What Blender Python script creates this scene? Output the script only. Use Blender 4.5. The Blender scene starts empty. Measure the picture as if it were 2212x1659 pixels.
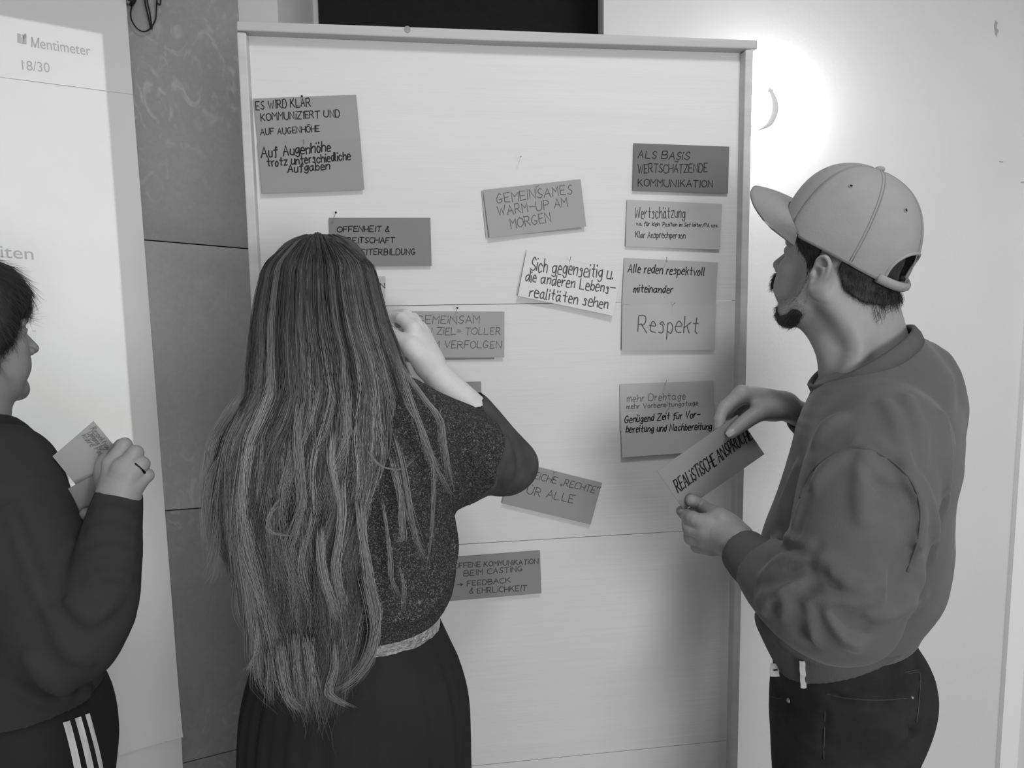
import bpy, math, random
import numpy as np
from mathutils import Vector, Matrix

S = bpy.context.scene
COL = S.collection
W, H, F = 2212, 1659, 1580.0          # photograph frame and focal length in pixels
PITCH, ROLL, EYE = 0.1145, -0.0149, 1.6

# ---------------------------------------------------------------- camera
_cp, _sp, _cr, _sr = math.cos(PITCH), math.sin(PITCH), math.cos(ROLL), math.sin(ROLL)
_r0, _u0 = np.array([1.0, 0, 0]), np.array([0, _sp, _cp])
FWD = np.array([0, _cp, -_sp])
RIGHT = _r0 * _cr + _u0 * _sr
UP = _u0 * _cr - _r0 * _sr
EYEP = np.array([0, 0, EYE])
cam_data = bpy.data.cameras.new('camera')
cam_data.sensor_width = 36.0
cam_data.lens = 36.0 * F / W
cam_data.clip_start = 0.05
cam = bpy.data.objects.new('camera', cam_data)
COL.objects.link(cam)
M = Matrix.Identity(4)
for i in range(3):
    M[i][0], M[i][1], M[i][2], M[i][3] = RIGHT[i], UP[i], -FWD[i], EYEP[i]
cam.matrix_world = M
S.camera = cam

# ---------------------------------------------------------------- world, lamps, exposure
S.view_settings.view_transform = 'Standard'
S.view_settings.look = 'None'
S.view_settings.gamma = 1.0
S.view_settings.exposure = 0.0
S.view_settings.use_curve_mapping = False
world = bpy.data.worlds.new('world')
S.world = world
world.use_nodes = True
world.node_tree.nodes['Background'].inputs[0].default_value = (1, 1, 1, 1)
world.node_tree.nodes['Background'].inputs[1].default_value = 0.44


def area_light(name, loc, target, size, power, spread=180):
    d = bpy.data.lights.new(name, 'AREA')
    d.shape = 'DISK'
    d.size = size
    d.energy = power
    d.spread = math.radians(spread)
    o = bpy.data.objects.new(name, d)
    COL.objects.link(o)
    o.location = loc
    o.rotation_euler = (Vector(target) - Vector(loc)).to_track_quat('-Z', 'Y').to_euler()
    return o


def spot_light(name, loc, target, angle, blend, radius, power):
    d = bpy.data.lights.new(name, 'SPOT')
    d.spot_size, d.spot_blend = math.radians(angle), blend
    d.shadow_soft_size, d.energy = radius, power
    o = bpy.data.objects.new(name, d)
    COL.objects.link(o)
    o.location = loc
    o.rotation_euler = (Vector(target) - Vector(loc)).to_track_quat('-Z', 'Y').to_euler()
    return o


spot_light('ceiling_spot_light', (0.45, 0.35, 2.9), (0.15, 1.35, 0.6), 125, 0.7, 0.14, 40)
area_light('room_fill_light', (1.22, -2.0, 1.3), (0.0, 1.5, 0.9), 1.25, 31, 140)  # unseen fill light, added to brighten the lower board and paper


# ---------------------------------------------------------------- materials
def lin(v):
    return v / 12.92 if v <= 0.04045 else ((v + 0.055) / 1.055) ** 2.4


def mat(name, g, rough=0.7, spec=0.3, noise=None, bump=None, emit=None, metal=0.0, sheen=0.0):
    """Grey principled material: g is sRGB grey; noise=(scale, amount[, stretch]) tints, bump=(scale, strength[, stretch])."""
    m = bpy.data.materials.new(name)
    m.use_nodes = True
    nt = m.node_tree
    N, L = nt.nodes, nt.links
    b = N['Principled BSDF']
    v = lin(g)
    b.inputs['Base Color'].default_value = (v, v, v, 1)
    b.inputs['Roughness'].default_value = rough
    b.inputs['Specular IOR Level'].default_value = spec
    b.inputs['Metallic'].default_value = metal
    if sheen:
        b.inputs['Sheen Weight'].default_value = sheen
        b.inputs['Sheen Roughness'].default_value = 0.5
    tc = N.new('ShaderNodeTexCoord')

    def tex(scale, stretch, detail=5):
        mp = N.new('ShaderNodeMapping')
        mp.inputs['Scale'].default_value = stretch
        L.new(tc.outputs['Object'], mp.inputs['Vector'])
        t = N.new('ShaderNodeTexNoise')
        t.inputs['Scale'].default_value = scale
        t.inputs['Detail'].default_value = detail
        t.inputs['Roughness'].default_value = 0.6
        L.new(mp.outputs[0], t.inputs['Vector'])
        return t
    if noise:
        t = tex(noise[0], noise[2] if len(noise) > 2 else (1, 1, 1))
        r = N.new('ShaderNodeMapRange')
        r.inputs['From Min'].default_value = 0.25
        r.inputs['From Max'].default_value = 0.75
        r.inputs['To Min'].default_value = max(0.0, v * (1 - noise[1]))
        r.inputs['To Max'].default_value = v * (1 + noise[1])
        L.new(t.outputs['Fac'], r.inputs['Value'])
        L.new(r.outputs[0], b.inputs['Base Color'])
    if bump:
        t = tex(bump[0], bump[2] if len(bump) > 2 else (1, 1, 1))
        bn = N.new('ShaderNodeBump')
        bn.inputs['Strength'].default_value = bump[1]
        bn.inputs['Distance'].default_value = bump[3] if len(bump) > 3 else 0.002
        L.new(t.outputs['Fac'], bn.inputs['Height'])
        L.new(bn.outputs[0], b.inputs['Normal'])
    if emit:
        b.inputs['Emission Color'].default_value = (1, 1, 1, 1)
        b.inputs['Emission Strength'].default_value = emit
    return m


# ---------------------------------------------------------------- helpers
def ray(px, py):
    return FWD + RIGHT * ((px - W / 2) / F) - UP * ((py - H / 2) / F)


def at(px, py, d):
    """World point seen at photograph pixel (px, py), d metres along the camera axis."""
    return EYEP + ray(px, py) * d


class Plane:
    """Vertical plane through p0 heading yaw; n points to the room side. Coordinates (s along, z up)."""

    def __init__(self, p0, yaw):
        self.p0 = np.array(p0, float)
        self.u = np.array([math.cos(yaw), math.sin(yaw), 0])
        self.v = np.array([0, 0, 1.0])
        self.n = np.array([math.sin(yaw), -math.cos(yaw), 0])

    def hit(self, px, py, off=0.0):
        r = ray(px, py)
        o = self.p0 + self.n * off
        t = np.dot(o - EYEP, self.n) / np.dot(r, self.n)
        q = EYEP + r * t - self.p0
        return np.array([np.dot(q, self.u), np.dot(q, self.v)])

    def at(self, s, z, off=0.0):
        return self.p0 + self.u * s + self.v * z + self.n * off


def link(o, parent=None):
    COL.objects.link(o)
    if parent is not None:
        o.parent = parent
        o.matrix_parent_inverse = Matrix.Translation(-Vector(parent.location))
    return o


def tag(o, label, cat, group=None, kind=None):
    o['label'] = label
    o['category'] = cat
    if group:
        o['group'] = group
    if kind:
        o['kind'] = kind
    return o


def struct(o):
    o['kind'] = 'structure'
    return o


def empty(name, loc):
    o = bpy.data.objects.new(name, None)
    o.location = Vector(loc)
    o.empty_display_size = 0.05
    COL.objects.link(o)
    return o


def mesh(name, V, Fc, m, parent=None, smooth=False):
    me = bpy.data.meshes.new(name)
    me.from_pydata([tuple(map(float, v)) for v in V], [], [tuple(map(int, f)) for f in Fc])
    me.materials.append(m)
    if smooth:
        me.polygons.foreach_set('use_smooth', [True] * len(me.polygons))
    me.update()
    return link(bpy.data.objects.new(name, me), parent)


class MB:
    """Collects vertices and faces into one mesh."""

    def __init__(self):
        self.V, self.F = [], []

    def add(self, V, Fc):
        k = len(self.V)
        self.V += [np.array(v, float) for v in V]
        self.F += [tuple(i + k for i in f) for f in Fc]
        return self

    def prism(self, pl, poly, o0, o1):
        """Polygon (s,z) on plane pl extruded from offset o0 to o1 along its normal."""
        n = len(poly)
        A = [pl.at(s, z, o0) for s, z in poly] + [pl.at(s, z, o1) for s, z in poly]
        a = sum(poly[i][0] * poly[(i + 1) % n][1] - poly[(i + 1) % n][0] * poly[i][1] for i in range(n))
        Fc = [tuple(range(n, 2 * n)), tuple(range(n - 1, -1, -1))]
        Fc += [(i, (i + 1) % n, n + (i + 1) % n, n + i) for i in range(n)]
        if a < 0:
            Fc = [tuple(reversed(f)) for f in Fc]
        return self.add(A, Fc)

    def tube(self, P, R, n=8, cap=True):
        P = [np.array(p, float) for p in P]
        R = [R] * len(P) if np.isscalar(R) else R
        ref = None
        V, Fc = [], []
        for i, p in enumerate(P):
            t = P[min(i + 1, len(P) - 1)] - P[max(i - 1, 0)]
            t = t / (np.linalg.norm(t) + 1e-12)
            if ref is None:
                ref = np.cross(t, [0.3, 0.1, 0.95])
                if np.linalg.norm(ref) < 1e-3:
                    ref = np.cross(t, [1, 0, 0])
            a = ref - t * np.dot(ref, t)
            a /= np.linalg.norm(a) + 1e-12
            ref = a
            b = np.cross(t, a)
            for k in range(n):
                w = 2 * math.pi * k / n
                V.append(p + R[i] * (a * math.cos(w) + b * math.sin(w)))
        for i in range(len(P) - 1):
            for k in range(n):
                k2 = (k + 1) % n
                Fc.append((i * n + k, i * n + k2, (i + 1) * n + k2, (i + 1) * n + k))
        if cap:
            Fc.append(tuple(range(n - 1, -1, -1)))
            Fc.append(tuple(range((len(P) - 1) * n, len(P) * n)))
        return self.add(V, Fc)

    def sphere(self, c, r, n=12, sc=(1, 1, 1)):
        V, Fc = [], []
        for i in range(n + 1):
            t = math.pi * i / n
            for k in range(2 * n):
                w = math.pi * k / n
                V.append(np.array(c) + r * np.array([math.sin(t) * math.cos(w) * sc[0], math.sin(t) * math.sin(w) * sc[1], math.cos(t) * sc[2]]))
        m = 2 * n
        for i in range(n):
            for k in range(m):
                Fc.append((i * m + k, (i + 1) * m + k, (i + 1) * m + (k + 1) % m, i * m + (k + 1) % m))
        return self.add(V, Fc)

    def build(self, name, m, parent=None, smooth=False):
        return mesh(name, self.V, self.F, m, parent, smooth)


def crom(P, n):
    """Catmull-Rom through the points P (arrays of any dimension), n samples per span."""
    P = [np.array(p, float) for p in P]
    if len(P) < 3:
        return [P[0] + (P[-1] - P[0]) * i / n for i in range(n + 1)]
    Q = [2 * P[0] - P[1]] + P + [2 * P[-1] - P[-2]]
    out = []
    for i in range(1, len(Q) - 2):
        for k in range(n):
            t = k / n
            a, b, c, d = Q[i - 1], Q[i], Q[i + 1], Q[i + 2]
            out.append(0.5 * (2 * b + (c - a) * t + (2 * a - 5 * b + 4 * c - d) * t * t + (3 * b - a - 3 * c + d) * t ** 3))
    out.append(P[-1])
    return out
# ---------------------------------------------------------------- setting
M_white = mat('white_plaster', 0.86, 0.9, 0.1, noise=(3, 0.03), bump=(55, 0.25))
M_black = mat('black_blind', 0.15, 0.8, 0.15, noise=(40, 0.15))
M_casing = mat('casing_paint', 0.96, 0.5, 0.3, noise=(4, 0.02))
M_floor = mat('floor_boards', 0.6, 0.5, 0.3, noise=(6, 0.25, (1, 12, 1)))
M_ceil = mat('ceiling_paint', 0.8, 0.9, 0.1)

WL = Plane(at(400, 800, 2.0) * [1, 1, 0], math.radians(34.5))       # grey panelled wall behind the paper
sc = WL.hit(514, 0)[0]                                              # the corner of the two walls
corner = WL.at(sc, 0)
WB = Plane(corner, math.radians(-4.0))                              # white wall with the window niche and the lamp

T = 3.0
mb = MB()
s_end = WB.hit(2150, 1659)[0]
n0, n1 = WB.hit(600, 20)[0], WB.hit(1304, 30)[0]
NZ0, NZ1 = 1.05, 2.85
for a, b, z0, z1 in [(0, n0, 0, T), (n1, s_end, 0, T), (n0, n1, 0, NZ0), (n0, n1, NZ1, T)]:
    mb.prism(WB, [(a, z0), (b, z0), (b, z1), (a, z1)], 0, -0.32)
wall_back = struct(mb.build('wall_back', M_white))
# black blind at the bottom of the niche
b0, b1 = WB.hit(690, 20, -0.3)[0], WB.hit(1291.5, 30, -0.3)[0]
win = struct(empty('window_1', WB.at((n0 + n1) / 2, NZ0, -0.3)))
MB().prism(WB, [(b0, NZ0), (b1, NZ0), (b1, NZ1), (b0, NZ1)], -0.315, -0.29).build('blackout_blind', M_black, win)
mb = MB()
for a, b in [(n0 - .001, b0), (b1, n1 + .001)]:
    mb.prism(WB, [(a, NZ0), (b, NZ0), (b, NZ1), (a, NZ1)], -0.32, -0.302)
mb.build('window_frame', M_white, win)
# end of the white wall: door casing and door leaf
c1 = WB.hit(2201, 1600, 0.02)[0]
trim = struct(MB().prism(WB, [(s_end, 0), (c1, 0), (c1, 2.2), (s_end, 2.2)], -0.05, 0.02).build('trim_1', M_casing))
door = struct(MB().prism(WB, [(c1 + .002, 0.01), (c1 + .9, 0.01), (c1 + .9, 2.2), (c1 + .002, 2.2)], -0.06, -0.02).build('door_1', M_white))
wb2 = struct(MB().prism(WB, [(s_end, 2.2), (c1 + 2.2, 2.2), (c1 + 2.2, T), (s_end, T)], -0.3, 0).prism(WB, [(c1 + .9, 0), (c1 + 2.2, 0), (c1 + 2.2, 2.2), (c1 + .9, 2.2)], -0.3, 0).build('wall_right', M_white))
# floor and ceiling
struct(mesh('floor', [(-4, -2.5, 0), (4, -2.5, 0), (4, 3.5, 0), (-4, 3.5, 0)], [(0, 1, 2, 3)], M_floor))
struct(mesh('ceiling', [(-4, 0.6, T), (4, 0.6, T), (4, 3.5, T), (-4, 3.5, T)], [(3, 2, 1, 0)], M_ceil))


# grey panelled wall with scuffs and chalky smears
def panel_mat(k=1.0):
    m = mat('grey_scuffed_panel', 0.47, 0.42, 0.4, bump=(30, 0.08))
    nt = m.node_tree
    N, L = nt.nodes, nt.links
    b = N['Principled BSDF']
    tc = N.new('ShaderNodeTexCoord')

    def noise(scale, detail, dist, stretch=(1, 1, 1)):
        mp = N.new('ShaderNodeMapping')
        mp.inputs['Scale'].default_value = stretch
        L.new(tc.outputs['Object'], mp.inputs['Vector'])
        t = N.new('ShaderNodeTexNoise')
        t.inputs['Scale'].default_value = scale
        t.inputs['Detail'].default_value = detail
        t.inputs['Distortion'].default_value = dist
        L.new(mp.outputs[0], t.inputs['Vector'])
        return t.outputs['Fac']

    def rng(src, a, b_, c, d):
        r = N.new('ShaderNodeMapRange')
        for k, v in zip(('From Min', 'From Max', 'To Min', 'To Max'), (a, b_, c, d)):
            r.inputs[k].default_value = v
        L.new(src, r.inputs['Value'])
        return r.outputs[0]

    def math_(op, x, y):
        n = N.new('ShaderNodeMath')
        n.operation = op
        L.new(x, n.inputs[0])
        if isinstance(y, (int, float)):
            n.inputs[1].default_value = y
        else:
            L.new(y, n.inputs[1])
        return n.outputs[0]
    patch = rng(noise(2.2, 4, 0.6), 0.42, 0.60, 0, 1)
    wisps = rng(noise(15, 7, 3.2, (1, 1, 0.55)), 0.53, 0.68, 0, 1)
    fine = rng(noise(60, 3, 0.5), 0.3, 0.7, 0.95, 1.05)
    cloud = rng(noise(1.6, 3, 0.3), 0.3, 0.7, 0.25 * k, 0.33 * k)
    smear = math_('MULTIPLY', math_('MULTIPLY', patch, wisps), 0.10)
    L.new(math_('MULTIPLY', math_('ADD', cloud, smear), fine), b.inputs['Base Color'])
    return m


M_panel = panel_mat()
M_panel_pale = panel_mat(1.35)  # lighter grey for the second panel from the top
M_gap = mat('dark_gap', 0.06, 0.9, 0.1)
sl, sr = WL.hit(-420, 800)[0], sc
wl = struct(empty('wall_left', WL.at((sl + sr) / 2, 0)))
MB().prism(WL, [(sl, 0), (sr + 0.02, 0), (sr + 0.02, T), (sl, T)], -0.1, -0.012).build('backing', M_gap, wl)


def seam(pa, pb):
    a, b = WL.hit(*pa), WL.hit(*pb)
    k = (b[1] - a[1]) / (b[0] - a[0])
    return lambda s: a[1] + k * (s - a[0])


seams = [lambda s: T, seam((310, 518), (533, 537)), seam((359, 1103), (440, 1097)), seam((394, 1649), (516, 1618)), lambda s: 0.0]
for i in range(4):
    g0, g1 = (0.0016 if i else 0), (0.0016 if i < 3 else 0)
    up, lo = seams[i], seams[i + 1]
    MB().prism(WL, [(sl, lo(sl) + g1), (sr, lo(sr) + g1), (sr, up(sr) - g0), (sl, up(sl) - g0)], -0.012, 0).build('wall_panel', M_panel_pale if i == 1 else M_panel, wl)

# ---------------------------------------------------------------- paper hung over the grey wall, with the projected slide
M_paper = mat('white_paper', 0.86, 0.85, 0.15, noise=(5, 0.02))
M_slidetext = mat('slide_lettering', 0.68, 0.85, 0.1)  # projected letters and logo, their dimmer light painted as a darker tone
PP = Plane(WL.p0 + WL.n * 0.035, math.radians(34.5))


def sheet(y_top, y_bot, x_top, x_bot, off, label, curl=0.0):
    r0, r1 = PP.hit(x_top, y_top), PP.hit(x_bot, y_bot)
    nx, nz = 30, 24
    V, Fc = [], []
    for j in range(nz + 1):
        v = j / nz
        zr = r0[1] + (r1[1] - r0[1]) * v
        se = r0[0] + (r1[0] - r0[0]) * v
        for i in range(nx + 1):
            u = i / nx
            s = sl + 0.05 + (se - sl - 0.05) * u
            o = off + curl * max(0, (u - 0.8) / 0.2) ** 2 * max(0, (v - 0.9) / 0.1) ** 2 + 0.0003 * math.sin(s * 9 + v * 4)
            V.append(PP.at(s, zr, o))
    for j in range(nz):
        for i in range(nx):
            a = j * (nx + 1) + i
            Fc.append((a, a + nx + 1, a + nx + 2, a + 1))
    o = mesh('paper_sheet', V, Fc, M_paper, None, False)
    md = o.modifiers.new('thick', 'SOLIDIFY')
    md.thickness = 0.0004
    tag(o, label, 'paper', 'white paper sheets hung over the grey wall')
    return o


sheet(-160, 204, 260, 287, 0.0010, 'top white paper sheet holding the slide corner with the round logo')
paper = sheet(204, 1588, 287, 393.5, 0.0, 'long middle white paper sheet lit by the projected slide', 0.012)
sheet(1560, 2150, 391, 420, -0.006, 'bottom white paper sheet below the curled edge of the middle sheet')


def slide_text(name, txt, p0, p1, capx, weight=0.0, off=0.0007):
    """Projected text, painted as darker letters, whose baseline runs from pixel p0 to p1 on the paper."""
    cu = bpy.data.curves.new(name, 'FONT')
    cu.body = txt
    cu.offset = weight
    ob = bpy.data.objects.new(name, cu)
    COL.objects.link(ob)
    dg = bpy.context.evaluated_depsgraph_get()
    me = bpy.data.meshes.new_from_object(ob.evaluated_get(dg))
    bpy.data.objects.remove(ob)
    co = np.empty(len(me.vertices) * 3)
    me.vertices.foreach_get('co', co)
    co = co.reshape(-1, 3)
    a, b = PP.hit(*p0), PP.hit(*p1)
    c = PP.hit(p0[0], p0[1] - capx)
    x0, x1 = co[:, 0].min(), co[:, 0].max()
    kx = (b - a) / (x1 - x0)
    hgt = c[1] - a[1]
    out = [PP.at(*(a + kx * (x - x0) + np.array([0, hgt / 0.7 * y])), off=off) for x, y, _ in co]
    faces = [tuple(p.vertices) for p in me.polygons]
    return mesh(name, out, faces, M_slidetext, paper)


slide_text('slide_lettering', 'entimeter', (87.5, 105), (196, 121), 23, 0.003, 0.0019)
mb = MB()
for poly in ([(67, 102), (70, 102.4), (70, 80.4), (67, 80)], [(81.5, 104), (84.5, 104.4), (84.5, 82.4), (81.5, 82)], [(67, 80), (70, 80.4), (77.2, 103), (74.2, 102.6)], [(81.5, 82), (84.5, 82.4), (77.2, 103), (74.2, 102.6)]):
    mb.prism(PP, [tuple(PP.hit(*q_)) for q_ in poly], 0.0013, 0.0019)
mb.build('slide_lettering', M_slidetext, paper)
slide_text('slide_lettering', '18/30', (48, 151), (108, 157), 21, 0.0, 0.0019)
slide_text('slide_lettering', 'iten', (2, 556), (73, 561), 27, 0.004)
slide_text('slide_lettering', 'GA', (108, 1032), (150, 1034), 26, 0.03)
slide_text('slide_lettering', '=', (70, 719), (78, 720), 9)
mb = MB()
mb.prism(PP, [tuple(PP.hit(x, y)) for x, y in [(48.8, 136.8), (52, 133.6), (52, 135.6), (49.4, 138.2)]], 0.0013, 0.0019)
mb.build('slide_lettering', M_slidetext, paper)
# the slide's logo: a blocky M of slanted bars
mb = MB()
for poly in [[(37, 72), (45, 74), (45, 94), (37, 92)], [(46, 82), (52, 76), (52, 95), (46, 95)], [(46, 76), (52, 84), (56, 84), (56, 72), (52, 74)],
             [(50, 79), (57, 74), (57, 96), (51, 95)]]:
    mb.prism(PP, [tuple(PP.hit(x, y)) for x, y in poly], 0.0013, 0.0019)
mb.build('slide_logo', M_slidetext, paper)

# the projector's light: a lamp above the paper, its rectangular beam shaped by nodes in its own direction space
ps = PP.hit(-160, 560)[0]
LZ, LD = 2.9, 1.5
lp = PP.at(ps, LZ, LD)
ld = bpy.data.lights.new('projector_light', 'POINT')
ld.shadow_soft_size = 0.003
ld.energy = 1.0
ld.use_nodes = True
nt = ld.node_tree
em = nt.nodes['Emission']
geo = nt.nodes.new('ShaderNodeNewGeometry')


def vdot(vec, src, neg=False):
    n = nt.nodes.new('ShaderNodeVectorMath')
    n.operation = 'DOT_PRODUCT'
    nt.links.new(src, n.inputs[0])
    n.inputs[1].default_value = tuple(vec)
    return n.outputs['Value']


def mth(op, a, b=None, c=None, clamp=False):
    n = nt.nodes.new('ShaderNodeMath')
    n.operation = op
    n.use_clamp = clamp
    for i, x in enumerate((a, b, c)):
        if x is None:
            continue
        if isinstance(x, (int, float)):
            n.inputs[i].default_value = x
        else:
            nt.links.new(x, n.inputs[i])
    return n.outputs[0]


inc = geo.outputs['Incoming']           # from the lamp towards the lit point
depth = vdot(-PP.n, inc)                 # cosine to the paper normal
tx = mth('DIVIDE', mth('MULTIPLY', vdot(PP.u, inc), LD), depth)      # where the beam meets the paper, relative to the lamp
tz = mth('DIVIDE', mth('MULTIPLY', vdot((0, 0, 1), inc), LD), depth)
q = [PP.hit(226, 73), PP.hit(289, 1000)]
sx = (q[0][0] + q[1][0]) / 2 - ps
zt0 = q[0][1] - LZ
k_edge = 250.0
right = mth('MULTIPLY', mth('SUBTRACT', sx, tx), k_edge, clamp=True)
left = mth('MULTIPLY', mth('ADD', tx, 1.1), k_edge, clamp=True)
top_s = PP.hit(0, 32)
slope = (q[0][1] - top_s[1]) / (q[0][0] - top_s[0])
ztop = mth('ADD', mth('MULTIPLY', mth('SUBTRACT', tx, sx), slope), zt0)
top = mth('MULTIPLY', mth('SUBTRACT', ztop, tz), k_edge, clamp=True)
bot = mth('MULTIPLY', mth('SUBTRACT', tz, PP.hit(289, 1180)[1] - LZ), k_edge, clamp=True)
mask = mth('MULTIPLY', mth('MULTIPLY', right, left), mth('MULTIPLY', top, bot))
front = mth('GREATER_THAN', depth, 0.02)
gain = mth('DIVIDE', 1.0, mth('POWER', mth('MAXIMUM', depth, 0.1), 3.0))
PROJ = 30.0
nt.links.new(mth('MULTIPLY', mth('MULTIPLY', mask, front), mth('MULTIPLY', gain, PROJ)), em.inputs['Strength'])
lo = bpy.data.objects.new('projector_light', ld)
lo.location = Vector(lp)
COL.objects.link(lo)

# black cord hanging at the top of the grey wall
M_cord = mat('black_rubber', 0.1, 0.5, 0.3)
cord = empty('hanging_cord', WL.at(*WL.hit(318, 20), off=0.02))
tag(cord, 'black cable hanging in loops with a plug beside the paper', 'cable')


def wlp(pts, off=0.02):
    return [WL.at(*WL.hit(x, y, off), off=off) for x, y in pts]


mb = MB()
mb.tube(crom(wlp([(285, 12), (282.5, 27), (284, 42), (293, 58), (303, 66), (312, 68), (322, 64), (327, 58), (333, 50), (337, 36), (338, 18), (339, -10), (340, -60)]), 6), 0.0017, 8)
mb.tube(crom(wlp([(312, -60), (313, 0), (319, 30), (326, 62)], 0.018), 6), 0.0019, 8)
mb.tube(crom(wlp([(318, -60), (318, 0), (323, 24), (328, 58), (327, 63)], 0.024), 6), 0.0019, 8)
mb.tube(crom(wlp([(338, -40), (339, 2), (343, 9), (345, 10), (347, 2), (347, -50)], 0.026), 6), 0.0018, 8)
mb.build('cable', M_cord, cord, True)
mb = MB()
mb.tube(wlp([(280, -40), (282, 0), (284, 8), (285, 12.5)], 0.022), [0.014, 0.0135, 0.008, 0.003], 14)
mb.build('plug', M_cord, cord, True)
M_clip = mat('grey_clip', 0.5, 0.4, 0.4)
MB().tube(wlp([(273, 3), (280, 6)], 0.04), 0.004, 8).build('clip', M_clip, cord, True)

# wall lamp: round dish with its bright bulb behind the dish rim
M_shade = mat('lamp_plaster', 0.90, 0.6, 0.3)
M_bulb = mat('lamp_bulb', 0.95, 0.4, 0.2, emit=60)
lc = WB.hit(1638, 237, 0.06)
lamp = empty('wall_lamp', WB.at(lc[0], lc[1], 0.0))
tag(lamp, 'small round lit wall lamp glowing behind the edge of the pinboard', 'lamp')
lcw = WB.at(lc[0], lc[1], 0.060)
CR = [(1658.7, 196), (1669, 198), (1676, 209), (1681, 224.5), (1680.7, 242), (1672.6, 263), (1660, 275), (1636, 283)]
CI = [(1656, 199), (1659, 203), (1661, 213), (1662, 224.5), (1660.5, 243), (1653.5, 260), (1645, 271), (1635, 281)]
out_, inn_ = crom(CR, 5), crom(CI, 5)
V, Fc = [], []
nn, kk = len(out_), 7
for side in (0, 1):
    for a, b in zip(out_, inn_):
        for i in range(kk):
            t = i / (kk - 1)
            x, y = a + (b - a) * t
            bulge = 0.100 + 0.012 * math.sin(math.pi * t) - (0.004 if side else 0)
            V.append(WB.at(*WB.hit(x, y, bulge), off=bulge))
for i in range(nn - 1):
    for k in range(kk - 1):
        a = i * kk + k
        o = nn * kk
        Fc += [(a, a + 1, a + kk + 1, a + kk), (o + a + kk, o + a + kk + 1, o + a + 1, o + a)]
    for k in (0, kk - 1):
        a = i * kk + k
        q_ = (a, a + kk, nn * kk + a + kk, nn * kk + a)
        Fc.append(q_ if k == 0 else q_[::-1])
mesh('lamp_shade', V, Fc, M_shade, lamp, True)
MB().sphere(lcw, 0.040, 12).build('bulb', M_bulb, lamp, True)
MB().tube([WB.at(lc[0], lc[1], 0.001), WB.at(lc[0], lc[1], 0.014)], 0.03, 24).tube([WB.at(lc[0], lc[1], 0.0), WB.at(lc[0], lc[1], 0.03)], 0.010, 12).build('wall_mount', M_shade, lamp, True)
MB().tube([lcw, WB.at(*WB.hit(1671, 236, .098), off=.098)], .003, 8).build('shade_bracket', M_shade, lamp, True)
MB().tube([WB.at(*WB.hit(1660, 193, .1), off=.1), WB.at(*WB.hit(1669, 197, .1), off=.1)], .004, 8).build('shade_clip', M_shade, lamp, True)

# small scuffs on the white wall
M_scuff = mat('wall_scuff', 0.66, 0.9, 0.1)
mb = MB()
for pts in ([(2150, 44), (2155, 50), (2152, 60), (2157, 66), (2152, 80), (2149, 70), (2147, 56)], [(2158, 348), (2167, 349), (2167, 351), (2158, 350)], [(2205, 393), (2212, 392), (2212, 395), (2205, 395)]):
    mb.prism(WB, [tuple(WB.hit(*p)) for p in pts], 0.0003, 0.0008)
mb.build('wall_scuff', M_scuff, wall_back)
# ---------------------------------------------------------------- pinboard
PB = Plane((0, 1.5143, 0), 0.1341)          # plane of the frame's front face
REC = -0.027                                 # the board face lies behind it


def board_mat():
    m = mat('whitewashed_board', 0.83, 0.85, 0.1, noise=(5, 0.025, (0.35, 0.35, 7)), bump=(26, 0.3, (0.16, 0.16, 5), 0.002))
    return m


M_board = board_mat()
M_frame = mat('planed_frame_wood', 0.76, 0.6, 0.3, noise=(3.5, 0.12, (1, 1, 7)), bump=(20, 0.15, (1, 1, 4)))
M_rail = mat('planed_rail_wood', 0.70, 0.6, 0.3, noise=(3.5, 0.12, (0.6, 0.6, 9)), bump=(20, 0.15, (.5, .5, 6)))
M_knot = mat('wood_knot', 0.55, 0.6, 0.3, noise=(40, 0.2))


def bp(x, y, off=0.0):
    return tuple(PB.hit(x, y, off))


board = empty('pinboard', PB.at(0, 0))
tag(board, 'large wood framed white pinboard covered with handwritten cards', 'pinboard')
# three boards with narrow joints between them
x0, x1 = bp(536, 600, REC)[0] - 0.012, bp(1600, 500, REC)[0] + 0.012
zt = bp(1100, 95, REC)[1] + 0.02
j1, j2 = bp(1200, 655, REC)[1], bp(1160, 1166, REC)[1]
step = j1 - j2
zs = [zt, j1, j2, j2 - step, 0.12]
def bev(o, w=0.0025, seg=2):
    md = o.modifiers.new('bevel', 'BEVEL')
    md.width = w
    md.segments = seg
    return o


def ext(pa, pb, z):
    """Point at height z on the plane line through pixels pa and pb."""
    a, b = bp(*pa), bp(*pb)
    return (a[0] + (b[0] - a[0]) * (z - a[1]) / (b[1] - a[1]), z)


# stiles run from under the rail to the floor
lo_, li_ = [(511, 69), (536, 545)], [(531, 72), (556.5, 545)]
ro_, ri_ = [(1627.5, 105), (1594, 1655)], [(1611, 108), (1579.5, 1655)]
mid_l = lambda z: (ext(*lo_, z)[0] + ext(*li_, z)[0]) / 2
mid_r = lambda z: (ext(*ro_, z)[0] + ext(*ri_, z)[0]) / 2
for i in range(4):
    if zs[i] - zs[i + 1] > 0.02:
        a_, b_ = zs[i + 1] + .0006, zs[i] - .0006
        MB().prism(PB, [(mid_l(a_), a_), (mid_r(a_), a_), (mid_r(b_), b_), (mid_l(b_), b_)], REC - 0.018, REC).build('board_panel', M_board, board)
zr = bp(520, 69)[1]
bev(MB().prism(PB, [ext(*lo_, 0.0), ext(*li_, 0.0), ext(*li_, zr), ext(*lo_, zr)], REC - 0.02, 0).build('stile', M_frame, board))
zr2 = bp(1620, 107)[1]
bev(MB().prism(PB, [ext(*ri_, 0.0), ext(*ro_, 0.0), ext(*ro_, zr2), ext(*ri_, zr2)], REC - 0.02, 0).build('stile', M_frame, board))
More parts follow.
